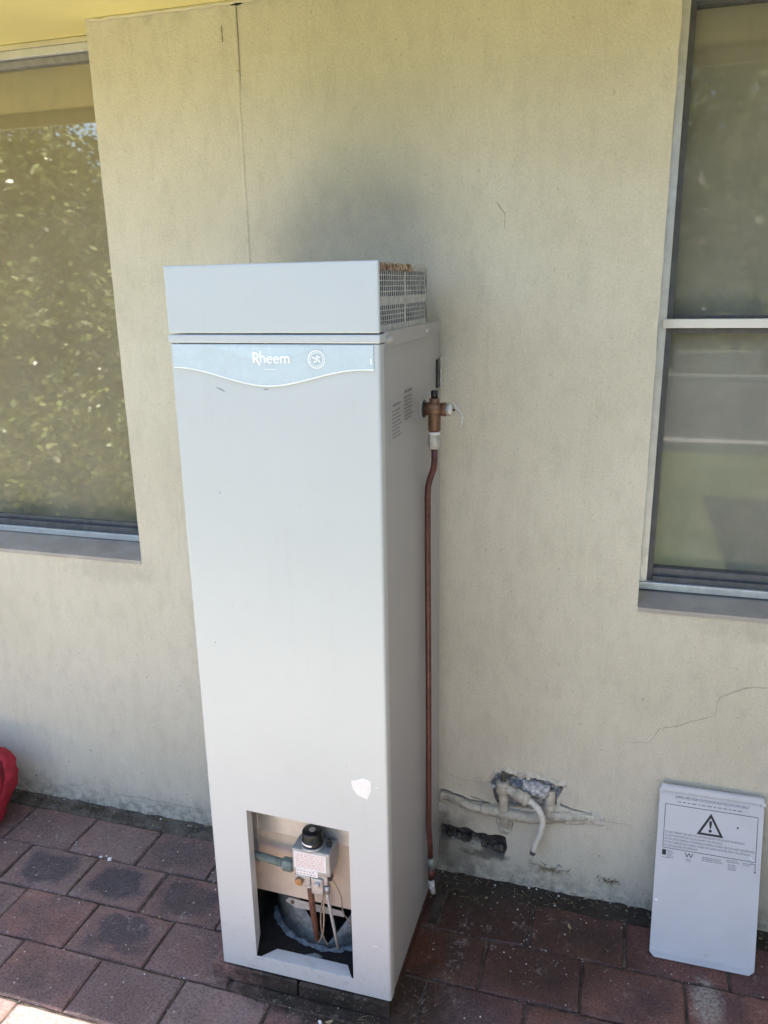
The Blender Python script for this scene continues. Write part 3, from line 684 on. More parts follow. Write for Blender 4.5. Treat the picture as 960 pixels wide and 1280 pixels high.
# flue hood
HZ0, HZ1 = 1.6325, 1.7645
hood = MB().box(0, W, F, F+0.012, HZ0, HZ1, 0.0035).build('flue_hood', 'enamel', heater)
MB().box(0.0035, W-0.0035, F+0.0125, -0.142, HZ1-0.0085, HZ1-0.004, 0.001).build('hood_top', 'shaded_enamel', hood)
MB().box(0.0035, W-0.0035, -0.147, -0.1425, HZ0, HZ1-0.005, 0.001).build('hood_back', 'soot_black', hood)
def perforated(x, mirror):
    # sheet with rows of punched slots: keep every cell except the slots
    ys = [F+0.0127]; kinds = [0]
    y = F+0.020; ys.append(y)
    cols = []
    yy = F+0.020
    for i in range(13): cols.append((yy, yy+0.0100)); yy += 0.0138
    yy += 0.012
    for i in range(13): cols.append((yy, yy+0.0094)); yy += 0.0128
    rows = []
    zz = HZ1-0.0165
    for i in range(5): rows.append((zz-0.0082, zz)); zz -= 0.0102
    zz -= 0.015
    for i in range(4): rows.append((zz-0.0078, zz)); zz -= 0.0096
    rows = rows[::-1]
    yb = sorted({F+0.0127, -0.1475} | {v for c in cols for v in c}); zb = sorted({HZ0+0.001, HZ1-0.010} | {v for r_ in rows for v in r_})
    cs = {c[0] for c in cols}; rs = {r_[0] for r_ in rows}
    m = MB(); idx = {}
    for i, a in enumerate(yb):
        for j, b in enumerate(zb):
            bul = 0.0012*math.sin(a*31)*math.sin(b*90)
            idx[(i, j)] = len(m.v); m.v.append((x+bul, a, b))
    for i in range(len(yb)-1):
        for j in range(len(zb)-1):
            if yb[i] in cs and zb[j] in rs: continue
            m.f.append([idx[(i,j)], idx[(i+1,j)], idx[(i+1,j+1)], idx[(i,j+1)]]); m.mi.append(0); m.sm.append(False)
    o = m.build('perforated_side', 'perforated', hood, recalc=False)
    md = o.modifiers.new('thickness', 'SOLIDIFY'); md.thickness = 0.0014; md.offset = 0
    return o
perforated(W-0.0045, False); perforated(0.0045, True)
# side top lip, rusted and flaking over its front half
MB().box(W-0.0075, W-0.0018, -0.295, -0.143, HZ1-0.0115, HZ1-0.003, 0.001).build('hood_lip', 'perforated', hood)
mb = MB(); n = 60; vs = []
for i in range(n+1):
    t = i/n; y = F+0.014+(0.235)*t; q = Vector((t*9, 2, 0))
    zt = HZ1-0.0035+0.0035*abs(noise.noise(q*2.2)); zl = HZ1-0.0145-0.005*abs(noise.noise(q*1.7))
    xo = W-0.0015+0.0025*noise.noise(q*3)
    vs += [(xo-0.006, y, zt), (xo, y, zt-0.002), (xo+0.001, y, zl), (xo-0.003, y, zl-0.001)]
mb.add(vs, [(4*i+k, 4*i+4+k, 4*i+5+k, 4*i+1+k) for i in range(n) for k in range(3)])
tag(mb.build('rusted_lip', 'rust', hood), 'flaking rusty top edge of the hood')
MB().lathe([(0.07, HZ0), (0.07, HZ0+0.08), (0.09, HZ0+0.085), (0.09, HZ0+0.09)], (0.22, -0.33, 0), 'z', 24).build('flue_diverter', 'skirt_steel', hood)
MB().box(0.30, 0.303, -0.50, -0.17, HZ0, HZ1-0.012).build('baffle', 'soot_black', hood)
# brand badge with its wavy lower edge
def badge_edge(x):
    t = max(0.0, 1-abs(x-0.215)/0.20); s = t*t*(3-2*t)
    return 1.5645-0.0345*s
top = 1.6105
lowe = [(0.008+0.430*i/48, badge_edge(0.008+0.430*i/48)) for i in range(49)]
bf = lambda d: (lambda x, z: (x, F-d, z))
badge = MB().prism([(0.008, top)]+lowe+[(0.438, top)], bf(0.0022), (0, 0.002, 0)).build('brand_badge', 'badge', heater)
# paler swoosh inside, white edging
mb = MB(); up_ = [(x, z+0.0035+0.012*math.sin(math.pi*(x-0.008)/0.43)) for x, z in lowe]
mb.prism([(0.10, 1.6075)]+[(0.10+0.23*i/24, 1.6075-0.026*math.sin(math.pi*i/24)) for i in range(1, 24)]+[(0.33, 1.6075)], bf(0.0027), (0, 0.0004, 0))
mb.build('badge_swoosh', 'badge_swoosh', badge)
mb = MB(); ribbon(mb, lowe, 0.0028, bf(0.0029)); ribbon(mb, [(0.433, 1.586), (0.433, 1.575)], 0.003, bf(0.0029))
ribbon(mb, [(0.210, 1.563), (0.236, 1.5635)], 0.0016, bf(0.0029))
mb.build('badge_edging', 'white_print', badge, recalc=False)
# lettering drawn stroke by stroke: R h e e m
def letters():
    m = MB(); cnt = [0]; w = 0.0046
    def fn(x, z): return (x, F-0.0032-0.00004*cnt[0], z)
    def ribbon(mm, pts, ww, f_): cnt[0] += 1; globals()['ribbon'](mm, pts, ww, f_)
    x0, b = 0.1865, 1.5755
    ribbon(m, [(x0+0.0023, b), (x0+0.0023, b+0.0190)], w, fn)
    ribbon(m, [(x0, b+0.0190)]+arc(x0+0.0065, b+0.0138, 0.0052, 90, -90, 10)+[(x0+0.002, b+0.0086)], 0.0042, fn)
    ribbon(m, [(x0+0.0072, b+0.0082), (x0+0.0105, b+0.0030), (x0+0.0150, b-0.0048)], 0.0044, fn)
    x = x0+0.0172
    ribbon(m, [(x, b), (x, b+0.0232)], 0.0042, fn)
    ribbon(m, [(x, b+0.0085)]+arc(x+0.0048, b+0.0088, 0.0042, 150, 0, 8)+[(x+0.0090, b)], 0.0040, fn)
    x += 0.0132
    for _ in range(2):
        ribbon(m, [(x+0.001, b+0.0067), (x+0.0122, b+0.0067)], 0.0032, fn)
        ribbon(m, arc(x+0.0064, b+0.0064, 0.0056, 10, 318, 18), 0.0036, fn)
        x += 0.0146
    x += 0.0012
    ribbon(m, [(x, b), (x, b+0.0128)], 0.0040, fn)
    for k in range(2):
        xx = x+k*0.0085
        ribbon(m, [(xx, b+0.0080)]+arc(xx+0.0045, b+0.0088, 0.0040, 150, 0, 8)+[(xx+0.0085, b)], 0.0040, fn)
    m.build('badge_lettering', 'white_print', badge, recalc=False); m = MB()
    # round seal
    cx, cz = 0.3225, 1.5835
    ribbon(m, arc(cx, cz, 0.0170, 0, 360, 36), 0.0022, fn); ribbon(m, arc(cx, cz, 0.0125, 0, 360, 30), 0.0014, fn)
    for k in range(22):
        a = R(k*360/22); ribbon(m, [(cx+0.0138*math.cos(a), cz+0.0138*math.sin(a)), (cx+0.0157*math.cos(a), cz+0.0157*math.sin(a))], 0.0018, fn)
    ribbon(m, [(cx-0.008, cz+0.005), (cx-0.002, cz+0.001), (cx+0.002, cz+0.007), (cx+0.008, cz+0.003)], 0.0036, fn)
    ribbon(m, [(cx-0.006, cz-0.006), (cx, cz-0.003), (cx+0.001, cz+0.003), (cx+0.007, cz-0.005)], 0.0034, fn)
    return m.build('badge_seal', 'white_print', badge, recalc=False)
letters()
# torn sticker remnant on the front
mb = MB().prism(jag([(0.366,0.650),(0.392,0.661),(0.410,0.655),(0.412,0.630),(0.402,0.610),(0.380,0.616),(0.369,0.632)], 0.004, 0.0016, 8), bf(0.0007), (0, 0.0006, 0))
mb.build('sticker_remnant', 'residue', heater)
for i, (x, z, l, a) in enumerate([(0.10,1.525,0.022,-25),(0.205,1.522,0.012,5),(0.405,0.205,0.016,10),(0.09,1.30,0.006,80),(0.42,0.645,0.010,-12),(0.33,0.30,0.006,20),(0.05,0.95,0.005,60)]):
    mb = MB(); ribbon(mb, [(x, z), (x+l*0.5*math.cos(R(a)), z+l*0.5*math.sin(R(a))+0.001), (x+l*math.cos(R(a)), z+l*math.sin(R(a)))], [0.0006, 0.0018, 0.0005], bf(0.0006))
    mb.build('scratch', ['faded_ink', 'faded_ink', 'white_print', 'faded_ink', 'white_print', 'faded_ink', 'faded_ink'][i], heater, recalc=False)
# side notices (too small to read), recess slot near the back
sx = lambda d: (lambda y, z: (W+d, y, z))
mb = MB()
for (ya, yb_, zt_, nrow) in ((-0.455, -0.385, 1.484, 9), (-0.360, -0.290, 1.500, 8)):
    for k in range(nrow):
        z = zt_-k*0.0078-(0.004 if k else 0); y = ya+(0.006 if k == 0 else 0); e = yb_-rng.uniform(0, 0.02)
        h = 0.0052 if k == 0 else 0.0030
        while y < e:
            l = rng.uniform(0.006, 0.018); ribbon(mb, [(y, z), (min(y+l, e), z)], h, sx(0.0004)); y += l+0.003
tag(mb.build('notice_print', 'faded_ink', side_r, recalc=False), kind='stuff')
MB().box(W-0.0006, W+0.0002, -0.47, -0.375, 1.405, 1.495).build('notice_label', 'shaded_enamel', side_r)
mb = MB(); mb.box(W-0.002, W+0.004, -0.058, -0.030, 1.472, 1.542, 0.001); mb.build('side_slot', 'black_plastic', heater)
mb = MB(); mb.box(W-0.001, W+0.007, -0.0295, -0.0175, 1.468, 1.546, 0.002); mb.build('slot_cover', 'galvanised', heater)
# ---- relief valve: horizontal bronze tee out of the side panel
VY, VZ = -0.19, 1.440
valve = MB()
valve.lathe([(0.0155, -0.002), (0.0155, 0.012), (0.0175, 0.014), (0.0175, 0.030), (0.0150, 0.034), (0.0150, 0.047), (0.0165, 0.048), (0.0165, 0.053), (0.014, 0.055)], (W, VY, VZ), 'x', 16)
valve.lathe([(0.0135, -0.052), (0.0150, -0.048), (0.0150, -0.016), (0.0145, 0.0), (0.0120, 0.017), (0.0120, 0.024), (0.009, 0.026)], (W+0.0265, VY, VZ), 'z', 16)
valve = valve.build('relief_valve', 'bronze', heater)
MB().lathe([(0.030, 0), (0.030, 0.0015), (0.026, 0.002)], (W-0.0008, VY, VZ), 'x', 24).build('wall_plate', 'shaded_enamel', valve)
MB().lathe([(0.0200, 0.002), (0.0200, 0.006)], (W-0.001, VY, VZ), 'x', 20).build('rubber_ring', 'black_plastic', valve)
MB().lathe([(0.0085, 0.026), (0.0085, 0.042), (0.006, 0.044)], (W+0.0265, VY, VZ), 'z', 12).build('cap', 'black_plastic', valve)
MB().lathe([(0.0150, 0.0555), (0.0150, 0.066), (0.0130, 0.071)], (W, VY, VZ), 'x', 14).build('end_cap', 'steel', valve)
MB().tube([(W+0.068, VY, VZ+0.010), (W+0.076, VY, VZ+0.008), (W+0.090, VY-0.002, VZ-0.010), (W+0.093, VY-0.003, VZ-0.016), (W+0.090, VY-0.003, VZ-0.034), (W+0.086, VY-0.003, VZ-0.046)], 0.0030, 8).build('lever', 'steel', valve)
MB().lathe([(0.0030, 0.071), (0.003, 0.076)], (W, VY-0.004, VZ), 'x', 8).build('pivot', 'black_plastic', valve)
PX = W+0.0265
MB().lathe([(0.0138, -0.053), (0.0138, -0.060)], (PX, VY, VZ), 'z', 14).build('thread_tape', 'white_label', valve)
MB().lathe([(0.0150, -0.0605), (0.0150, -0.070), (0.0158, -0.0715), (0.0158, -0.084), (0.0110, -0.094)], (PX, VY, VZ), 'z', 6, smooth=False).build('compression_nut', 'galvanised', valve)
pp = [(PX, VY, VZ-0.093), (PX, VY, 1.315), (PX-0.0015, VY, 1.300), (PX-0.012, VY, 1.268), (PX-0.0155, VY, 1.252), (PX-0.0165, VY, 1.23)]
pp += [(PX-0.0165+0.0015*math.sin(z*3), VY, z) for z in [1.1-0.1*i for i in range(9)]]+[(PX-0.0115, VY, 0.24), (PX-0.0105, VY, 0.20)]
MB().tube(pp, 0.0078, 12).build('copper_drain_pipe', 'copper_paint', valve)
mb = MB(); mb.tube([(PX-0.0105, VY, 0.2005), (PX-0.0095, VY, 0.165)], 0.0092, 12); mb.build('corroded_joint', 'verdigris', valve)
MB().tube([(PX-0.0095, VY, 0.1645), (PX-0.009, VY, 0.13)], 0.0086, 12).build('pipe_socket', 'copper_paint', valve)
MB().tube([(PX-0.009, VY, 0.1295), (PX-0.006, VY, 0.10), (PX-0.002, VY, 0.085)], [0.0088, 0.0082, 0.0075], 12).build('pipe_end', 'corroded', valve)
# ---- inside the access opening
inn = MB()
inn.box(0.030, 0.420, F+0.36, F+0.362, 0.052, 0.60); inn.box(0.030, 0.032, F+0.012, F+0.36, 0.052, 0.60); inn.box(0.418, 0.420, F+0.012, F+0.36, 0.052, 0.60)
inn.box(0.030, 0.420, F+0.012, F+0.36, 0.600, 0.602)
inn.build('burner_compartment', 'soot_black', heater)
tray = MB(); n = 40; vs = []
for j in range(n+1):
    for i in range(n+1):
        x = 0.033+0.384*i/n; y = F+0.006+0.345*j/n; q = Vector((x*45, y*45, 0))
        vs.append((x, y, 0.0600+0.004*noise.noise(q)+0.003*noise.noise(q*3)))
tray.add(vs, [(j*(n+1)+i, j*(n+1)+i+1, (j+1)*(n+1)+i+1, (j+1)*(n+1)+i) for j in range(n) for i in range(n)], 0, True)
tray.build('base_tray', 'soot_black', heater, recalc=False)
ipl = MB().prism([(0.036, 0.208), (0.400, 0.200), (0.400, 0.412), (0.036, 0.412)], lambda x, z: (x, F+0.100, z), (0, 0.002, 0)).build('inner_plate', 'inner_plate', heater)
MB().box(0.034, 0.410, F+0.090, F+0.094, 0.398, 0.560, 0.001).build('upper_plate', 'galvanised_clean', heater)
MB().box(0.0345, 0.080, F+0.086, F+0.0895, 0.30, 0.560, 0.001).build('side_bracket', 'galvanised_clean', heater)
# tank skirt: curved steel ring with a wide V-shaped burner hatch
sk = MB(); cx, cy, rad = 0.225, -0.245, 0.178; n = 72; vs = []; fs = []
for i in range(n+1):
    a = R(180+180*i/n); u = math.cos(a)*rad
    v = min(1.0, max(0.0, (abs(u-0.022))/0.085)); zt = 0.070+0.130*v if v < 1 else 0.206
    vs += [(cx+u, cy+math.sin(a)*rad, 0.056), (cx+u, cy+math.sin(a)*rad, zt)]
sk.add(vs, [(2*i, 2*i+1, 2*i+3, 2*i+2) for i in range(n)], 0, True)
sk = sk.build('tank_skirt', 'skirt_steel', heater, recalc=False)
md = sk.modifiers.new('thickness', 'SOLIDIFY'); md.thickness = 0.003
def lumpy(name, pts, r, mat, parent, seed):
    m = MB(); m.tube(pts, r, 8)
    m.v = [tuple(Vector(v)+Vector((1, 1, 0.6))*0.007*noise.noise(Vector(v)*48+Vector((seed, 0, 0)))) for v in m.v]
    return m.build(name, mat, parent)
lumpy('ash_ridge', [(cx+math.cos(R(a))*(rad+0.008), cy+math.sin(R(a))*(rad+0.008), 0.054) for a in range(205, 330, 3)], [0.010+0.007*abs(noise.noise(Vector((k*0.45, 3, 0)))) for k in range(42)], 'ash', heater, 1)
lumpy('ash_heap', [(0.205, -0.470, 0.060), (0.225, -0.472, 0.062), (0.245, -0.470, 0.060)], [0.010, 0.013, 0.008], 'ash', heater, 2)
brk = MB().prism([(0.140, 0.192), (0.150, 0.204), (0.300, 0.196), (0.300, 0.180), (0.165, 0.178)], lambda x, z: (x, F+0.094, z), (0, 0.002, 0)).build('burner_bracket', 'galvanised', heater)
for x, z in ((0.160, 0.194), (0.215, 0.187)): MB().lathe([(0.005, 0.0), (0.005, -0.003), (0.003, -0.0045)], (x, F+0.0935, z), 'y', 8).build('screw', 'rust', brk)
# ---- gas control
CY0, CY1 = F+0.028, F+0.086; DZ = 0.016
ctl = MB().box(0.196, 0.294, CY0, CY1, 0.366, 0.432, 0.004).build('gas_control', 'control_grey', heater)
ctl.location.z = -DZ
mb = MB(); mb.box(0.206, 0.282, CY0+0.010, CY1-0.005, 0.330, 0.3658, 0.004); mb.box(0.240, 0.272, CY0+0.004, CY0+0.04, 0.305, 0.352, 0.004)
mb.box(0.198, 0.238, CY0+0.006, CY0+0.040, 0.322, 0.352, 0.003); mb.lathe([(0.008, -0.022), (0.008, 0.0)], (0.276, CY0+0.020, 0.326), 'z', 10)
mb.lathe([(0.0075, 0.0), (0.0075, 0.012)], (0.258, CY0-0.004, 0.336), 'y', 10)
mb.build('valve_casting', 'cast_alloy', ctl)
MB().lathe([(0.0085, 0.0), (0.010, -0.004), (0.010, -0.010), (0.008, -0.012)], (0.211, CY0+0.008, 0.337), 'y', 14).build('brass_plug', 'brass', ctl)
lb = MB().box(0.2015, 0.284, CY0-0.0008, CY0+0.002, 0.378, 0.4255).build('warning_label', 'white_label', ctl)
MB().box(0.206, 0.262, CY0-0.0014, CY0+0.004, 0.360, 0.3775).build('data_label', 'white_label', ctl)
mb = MB(); cf = lambda x, z: (x, CY0-0.0011, z)
for k in range(8):
    x = 0.206; z = 0.4205-k*0.0052
    while x < 0.276:
        l = rng.uniform(0.004, 0.012); ribbon(mb, [(x, z), (min(x+l, 0.279), z)], 0.0022, cf); x += l+0.0025
tag(mb.build('label_print', 'pink_print', lb, recalc=False), kind='stuff')
mb = MB(); cf2 = lambda x, z: (x, CY0-0.0017, z)
for z in (0.373, 0.3655):
    x = 0.209
    while x < 0.256:
        l = rng.uniform(0.002, 0.006); ribbon(mb, [(x, z), (x+l, z)], 0.0018, cf2); x += l+0.004
tag(mb.build('label_print', 'faded_ink', ctl, recalc=False), kind='stuff')
KC = (0.242, CY0+0.026, 0.432)
MB().lathe([(0.030, 0.0003), (0.030, 0.004), (0.028, 0.005)], KC, 'z', 24).build('dial_ring', 'galvanised', ctl)
kn = MB().lathe([(0.0255, 0.005), (0.0265, 0.010), (0.0265, 0.018), (0.0250, 0.019), (0.0250, 0.038), (0.0235, 0.041), (0.010, 0.042)], KC, 'z', 28).build('knob', 'black_plastic', ctl)
MB().lathe([(0.0085, 0.0421), (0.0080, 0.0432)], KC, 'z', 16).build('knob_mark', 'steel', kn)
mb = MB(); vs = []
for i in range(13):
    a = R(215+70*i/12)
    vs += [(KC[0]+0.0271*math.cos(a), KC[1]+0.0271*math.sin(a), KC[2]+0.0115), (KC[0]+0.0271*math.cos(a), KC[1]+0.0271*math.sin(a), KC[2]+0.0165)]
mb.add(vs, [(2*i, 2*i+1, 2*i+3, 2*i+2) for i in range(12)]); mb.build('dial_scale', 'white_print', kn, recalc=False)
mb = MB(); mb.box(0.277, 0.289, CY0+0.024, CY0+0.036, 0.4322, 0.444, 0.002); mb.lathe([(0.0045, 0.444), (0.0045, 0.452)], (0.283, CY0+0.030, 0), 'z', 10); mb.build('igniter_button', 'black_plastic', ctl)
MB().box(0.273, 0.289, CY0+0.018, CY0+0.036, 0.340, 0.3655, 0.002).build('igniter_socket', 'black_plastic', ctl)
# supply and burner pipes, pilot tube and leads
inl = MB().tube([(0.032, F+0.058, 0.354), (0.158, F+0.058, 0.340)], 0.0105, 12).build('gas_inlet_pipe', 'verdigris', heater)
MB().lathe([(0.013, 0.156), (0.0175, 0.160), (0.0175, 0.182), (0.013, 0.187)], (0, F+0.058, 0.3395), 'x', 6, smooth=False).build('inlet_nut', 'verdigris', inl)
MB().tube([(0.186, F+0.058, 0.339), (0.199, F+0.058, 0.338)], 0.010, 10).build('inlet_nipple', 'control_grey', inl)
MB().tube([(0.229, CY0+0.024, 0.304), (0.231, CY0+0.030, 0.22), (0.234, CY0+0.044, 0.118)], 0.0078, 12).build('burner_pipe', 'rust_pipe', heater)
MB().lathe([(0.0095, 0.294), (0.0095, 0.307)], (0.229, CY0+0.024, 0), 'z', 10).build('pipe_collar', 'white_label', heater)
MB().tube([(0.274, CY0+0.020, 0.290), (0.276, CY0+0.022, 0.272), (0.283, CY0+0.032, 0.19), (0.290, CY0+0.044, 0.100)], 0.0042, 10).build('pilot_tube', 'steel', heater)
def wirep(pts, r, mat, name):
    out = []; P = [Vector(p) for p in pts]; P = [P[0]]+P+[P[-1]]
    for i in range(1, len(P)-2):
        for t in [j/7 for j in range(7)]:
            a, b, c, d = P[i-1:i+3]
            out.append(0.5*((2*b)+(-a+c)*t+(2*a-5*b+4*c-d)*t*t+(-a+3*b-3*c+d)*t**3))
    out.append(P[-1]); return MB().tube(out, r, 6).build(name, mat, heater)
wirep([(0.262, CY0+0.022, 0.290), (0.266, CY0+0.018, 0.24), (0.262, CY0+0.016, 0.17), (0.240, CY0+0.034, 0.115)], 0.0022, 'wire', 'thermocouple_lead')
wirep([(0.268, CY0+0.024, 0.290), (0.255, CY0+0.028, 0.23), (0.252, CY0+0.030, 0.16), (0.262, CY0+0.04, 0.11)], 0.0018, 'wire', 'thermocouple_lead')
wirep([(0.284, CY0+0.03, 0.328), (0.293, CY0+0.03, 0.312), (0.306, CY0+0.035, 0.27), (0.308, CY0+0.04, 0.22), (0.320, CY0+0.045, 0.196), (0.330, CY0+0.045, 0.188), (0.322, CY0+0.045, 0.176)], 0.0015, 'wire', 'igniter_lead')
wirep([(0.255, CY0+0.05, 0.270), (0.262, CY0+0.055, 0.235), (0.268, CY0+0.06, 0.21)], 0.003, 'rust_pipe', 'pilot_elbow')
# pavers the heater stands on
plinth = thing('heater_plinth', 'low plinth of old red pavers under the water heater', 'plinth')
for (xa, xb, ya, yb_) in ((-0.030, 0.205, -0.536, -0.372), (0.209, 0.447, -0.538, -0.370), (-0.030, 0.205, -0.368, -0.198), (0.209, 0.446, -0.366, -0.196), (-0.030, 0.205, -0.194, -0.03), (0.209, 0.446, -0.192, -0.03)):
    ob = link('paver', rng.choice(PMS), plinth); ob.location = ((xa+xb)/2, (ya+yb_)/2, 0.046+rng.uniform(-.001, .001)); ob.scale = ((xb-xa)/0.2445, (yb_-ya)/0.1655, 1.08); ob['flash'] = 0.1
# cut paver piece and mortar beside the heater
cut = MB().prism(jag([(0.462,-0.070),(0.484,-0.062),(0.486,-0.205),(0.462,-0.21)], 0.02, 0.002, 6), lambda x, y: (x, y, 0.004), (0, 0, -0.03)).build('cut_paver', 'strip')
tag(cut, 'narrow grey cut paver wedged beside the heater side panel', 'paver')

# ================================================================== pipework in the wall
pw = thing('wall_pipework', 'cream painted old pipes and tee half buried in the broken wall render', 'pipework')
def lump_tube(name, pts, r, mat, n=16, amp=0.0012, flat=None, mould=0):
    rs = r if isinstance(r, (list, tuple)) else [r]*len(pts); P2 = []; R2 = []
    for k in range(len(pts)-1):
        st_ = max(2, int((Vector(pts[k+1])-Vector(pts[k])).length/0.004))
        for t in range(st_): P2.append(tuple(Vector(pts[k]).lerp(Vector(pts[k+1]), t/st_))); R2.append((rs[k]+(rs[k+1]-rs[k])*t/st_)*(1+0.07*noise.noise(Vector(pts[k])*31+Vector((t*0.9, 0, 0)))))
    P2.append(pts[-1]); R2.append(rs[-1]); m = MB(); m.tube(P2, R2, n)
    m.v = [tuple(Vector(v)+Vector((noise.noise(Vector(v)*70), noise.noise(Vector(v)*70+Vector((7, 0, 0))), noise.noise(Vector(v)*70+Vector((0, 9, 0)))))*amp*2) for v in m.v]
    return m.build(name, mat, pw)
lump_tube('pipe', [(0.452,-0.004,0.272),(0.50,-0.006,0.266),(0.545,-0.008,0.250),(0.585,-0.008,0.249)], 0.0115, 'pipe_paint')
lump_tube('coupling', [(0.575,-0.008,0.250),(0.610,-0.008,0.250)], 0.0165, 'pipe_paint')
lump_tube('pipe', [(0.605,-0.008,0.250),(0.66,-0.008,0.246),(0.72,-0.006,0.246),(0.775,-0.004,0.257)], [0.0135,0.017,0.017,0.0165], 'pipe_paint')
lump_tube('pipe', [(0.77,-0.004,0.258),(0.80,-0.003,0.263),(0.825,-0.002,0.266),(0.86,0.002,0.270),(0.905,0.008,0.272)], [0.0165,0.016,0.0125,0.011,0.008], 'pipe_paint')
lump_tube('coupling', [(0.764,0.000,0.262),(0.766,0.004,0.300),(0.768,0.012,0.335)], [0.019,0.017,0.016], 'pipe_paint', amp=0.002)
lump_tube('riser_pipe', [(0.637,-0.010,0.332),(0.638,-0.010,0.30),(0.641,-0.008,0.245)], [0.0145,0.0145,0.0155], 'pipe_paint')
lump_tube('riser_cap', [(0.636,-0.010,0.318),(0.636,-0.010,0.320),(0.636,-0.010,0.350),(0.636,-0.010,0.353)], [0.0150,0.0200,0.0195,0.011], 'pipe_paint', 8)
lump_tube('spindle', [(0.636,-0.008,0.350),(0.637,-0.004,0.382)], [0.0075,0.0065], 'cavity')
lump_tube('lower_stub', [(0.642,-0.006,0.246),(0.643,-0.004,0.222),(0.644,0.002,0.206),(0.644,0.016,0.192)], [0.0150,0.0145,0.0140,0.0135], 'pipe_paint')
lump_tube('elbow', [(0.648,-0.016,0.336),(0.672,-0.022,0.328),(0.676,-0.023,0.327),(0.700,-0.028,0.318)], [0.0125,0.0130,0.0165,0.0160], 'pipe_paint')
lump_tube('elbow_collar', [(0.697,-0.027,0.320),(0.698,-0.027,0.320),(0.710,-0.029,0.315),(0.711,-0.029,0.3145)], [0.0155,0.0195,0.0190,0.012], 'pipe_paint', 8)
lump_tube('corroded_fitting', [(0.690,0.010,0.338),(0.73,0.010,0.335),(0.762,0.010,0.330)], [0.022,0.025,0.020], 'corroded', amp=0.004)
hz = [(0.705,-0.030,0.319),(0.722,-0.036,0.316),(0.742,-0.042,0.302),(0.752,-0.046,0.282),(0.754,-0.048,0.258),(0.748,-0.049,0.228),(0.740,-0.050,0.200),(0.735,-0.050,0.186)]
lump_tube('drain_hose', hz, [0.0105,0.0095,0.0090,0.0088,0.0088,0.0086,0.0082,0.0080], 'hose_white', amp=0.0008)
lump_tube('hose_tape', [(0.738,-0.050,0.196),(0.732,-0.050,0.172)], 0.0090, 'hose_white', amp=0.0016)
MB().tube([(0.7325,-0.050,0.1735),(0.729,-0.050,0.160)], 0.0084, 10).build('hose_end', 'dark_channel', pw)
# crusty plaster and paint built up round the pipes
LINES = [[(0.452,0.268),(0.50,0.262),(0.55,0.247),(0.66,0.244),(0.72,0.244),(0.775,0.255),(0.83,0.264),(0.90,0.272)], [(0.637,0.372),(0.642,0.192)], [(0.772,0.345),(0.766,0.26)], [(0.605,0.345),(0.625,0.375),(0.70,0.379),(0.80,0.366)]]
def seg_d(px, pz, a, b):
    ax, az = a; bx, bz = b; t = max(0, min(1, ((px-ax)*(bx-ax)+(pz-az)*(bz-az))/((bx-ax)**2+(bz-az)**2))); return math.hypot(px-ax-t*(bx-ax), pz-az-t*(bz-az))
def inside(px, pz, loop):
    c_ = False; n = len(loop)
    for k in range(n):
        (x1, z1), (x2, z2) = loop[k], loop[(k+1) % n]
        if (z1 > pz) != (z2 > pz) and px < (x2-x1)*(pz-z1)/(z2-z1)+x1: c_ = not c_
    return c_
m = MB(); nx, nz = 150, 62; vs = []; keep = []
for j in range(nz+1):
    for i in range(nx+1):
        x = 0.448+0.482*i/nx; z = 0.165+0.235*j/nz
        d = min([min(seg_d(x, z, l[k], l[k+1]) for k in range(len(l)-1)) for l in LINES[:3]]+[0.010+min(seg_d(x, z, LINES[3][k], LINES[3][k+1]) for k in range(3))])
        q = Vector((x, z, 0)); nn = noise.noise(q*38)*0.5+noise.noise(q*95)*0.35+noise.noise(q*210)*0.25
        hgt = 0.0105*max(0.0, 1-(d/0.030)**2)+nn*0.0046-0.0042
        vs.append((x+noise.noise(q*150)*0.0008, -hgt, z)); keep.append(not inside(x, z, HOLE_A) and not inside(x, z, SLIT_L) and not inside(x, z, SLIT_R))
N = nx+1
m.add(vs, [(j*N+i, j*N+i+1, (j+1)*N+i+1, (j+1)*N+i) for j in range(nz) for i in range(nx) if keep[j*N+i] and keep[j*N+i+1] and keep[(j+1)*N+i+1] and keep[(j+1)*N+i] and min(vs[j*N+i][1], vs[j*N+i+1][1], vs[(j+1)*N+i+1][1]) < 0.0015])
m.build('plaster_crust', 'crust_paint', pw, recalc=False)
for i in range(26):     # crumbling lumps along the broken rim and inside the hole
    a = rng.random()*len(HOLE_A); px, pz = HOLE_A[int(a)]
    if i > 15: px, pz = rng.uniform(0.66, 0.78), rng.uniform(0.285, 0.345)
    bm = bmesh.new(); bmesh.ops.create_icosphere(bm, subdivisions=2, radius=rng.uniform(0.004, 0.011)); c_ = Vector((px, rng.uniform(0.0, 0.010) if i <= 15 else 0.016, pz))
    for v in bm.verts: v.co = Vector((v.co.x*1.2, v.co.y*0.7, v.co.z))*(1+0.7*noise.noise(v.co*160+c_*50))+c_
    MB().bm(bm).build('plaster_lump', rng.choice(['crust_paint', 'crust_paint', 'corroded', 'cavity']), pw)
crack([(0.625,0.236),(0.622,0.215),(0.628,0.196)], 0.007, 31)
crack([(0.662,0.232),(0.666,0.21),(0.660,0.195)], 0.006, 32)
crack([(0.60,0.268),(0.57,0.276),(0.54,0.281)], 0.006, 33)
crack([(0.665,0.274),(0.70,0.272),(0.735,0.270)], 0.010, 34)
crack([(0.640,0.388),(0.70,0.380),(0.760,0.374),(0.806,0.362)], 0.003, 35)
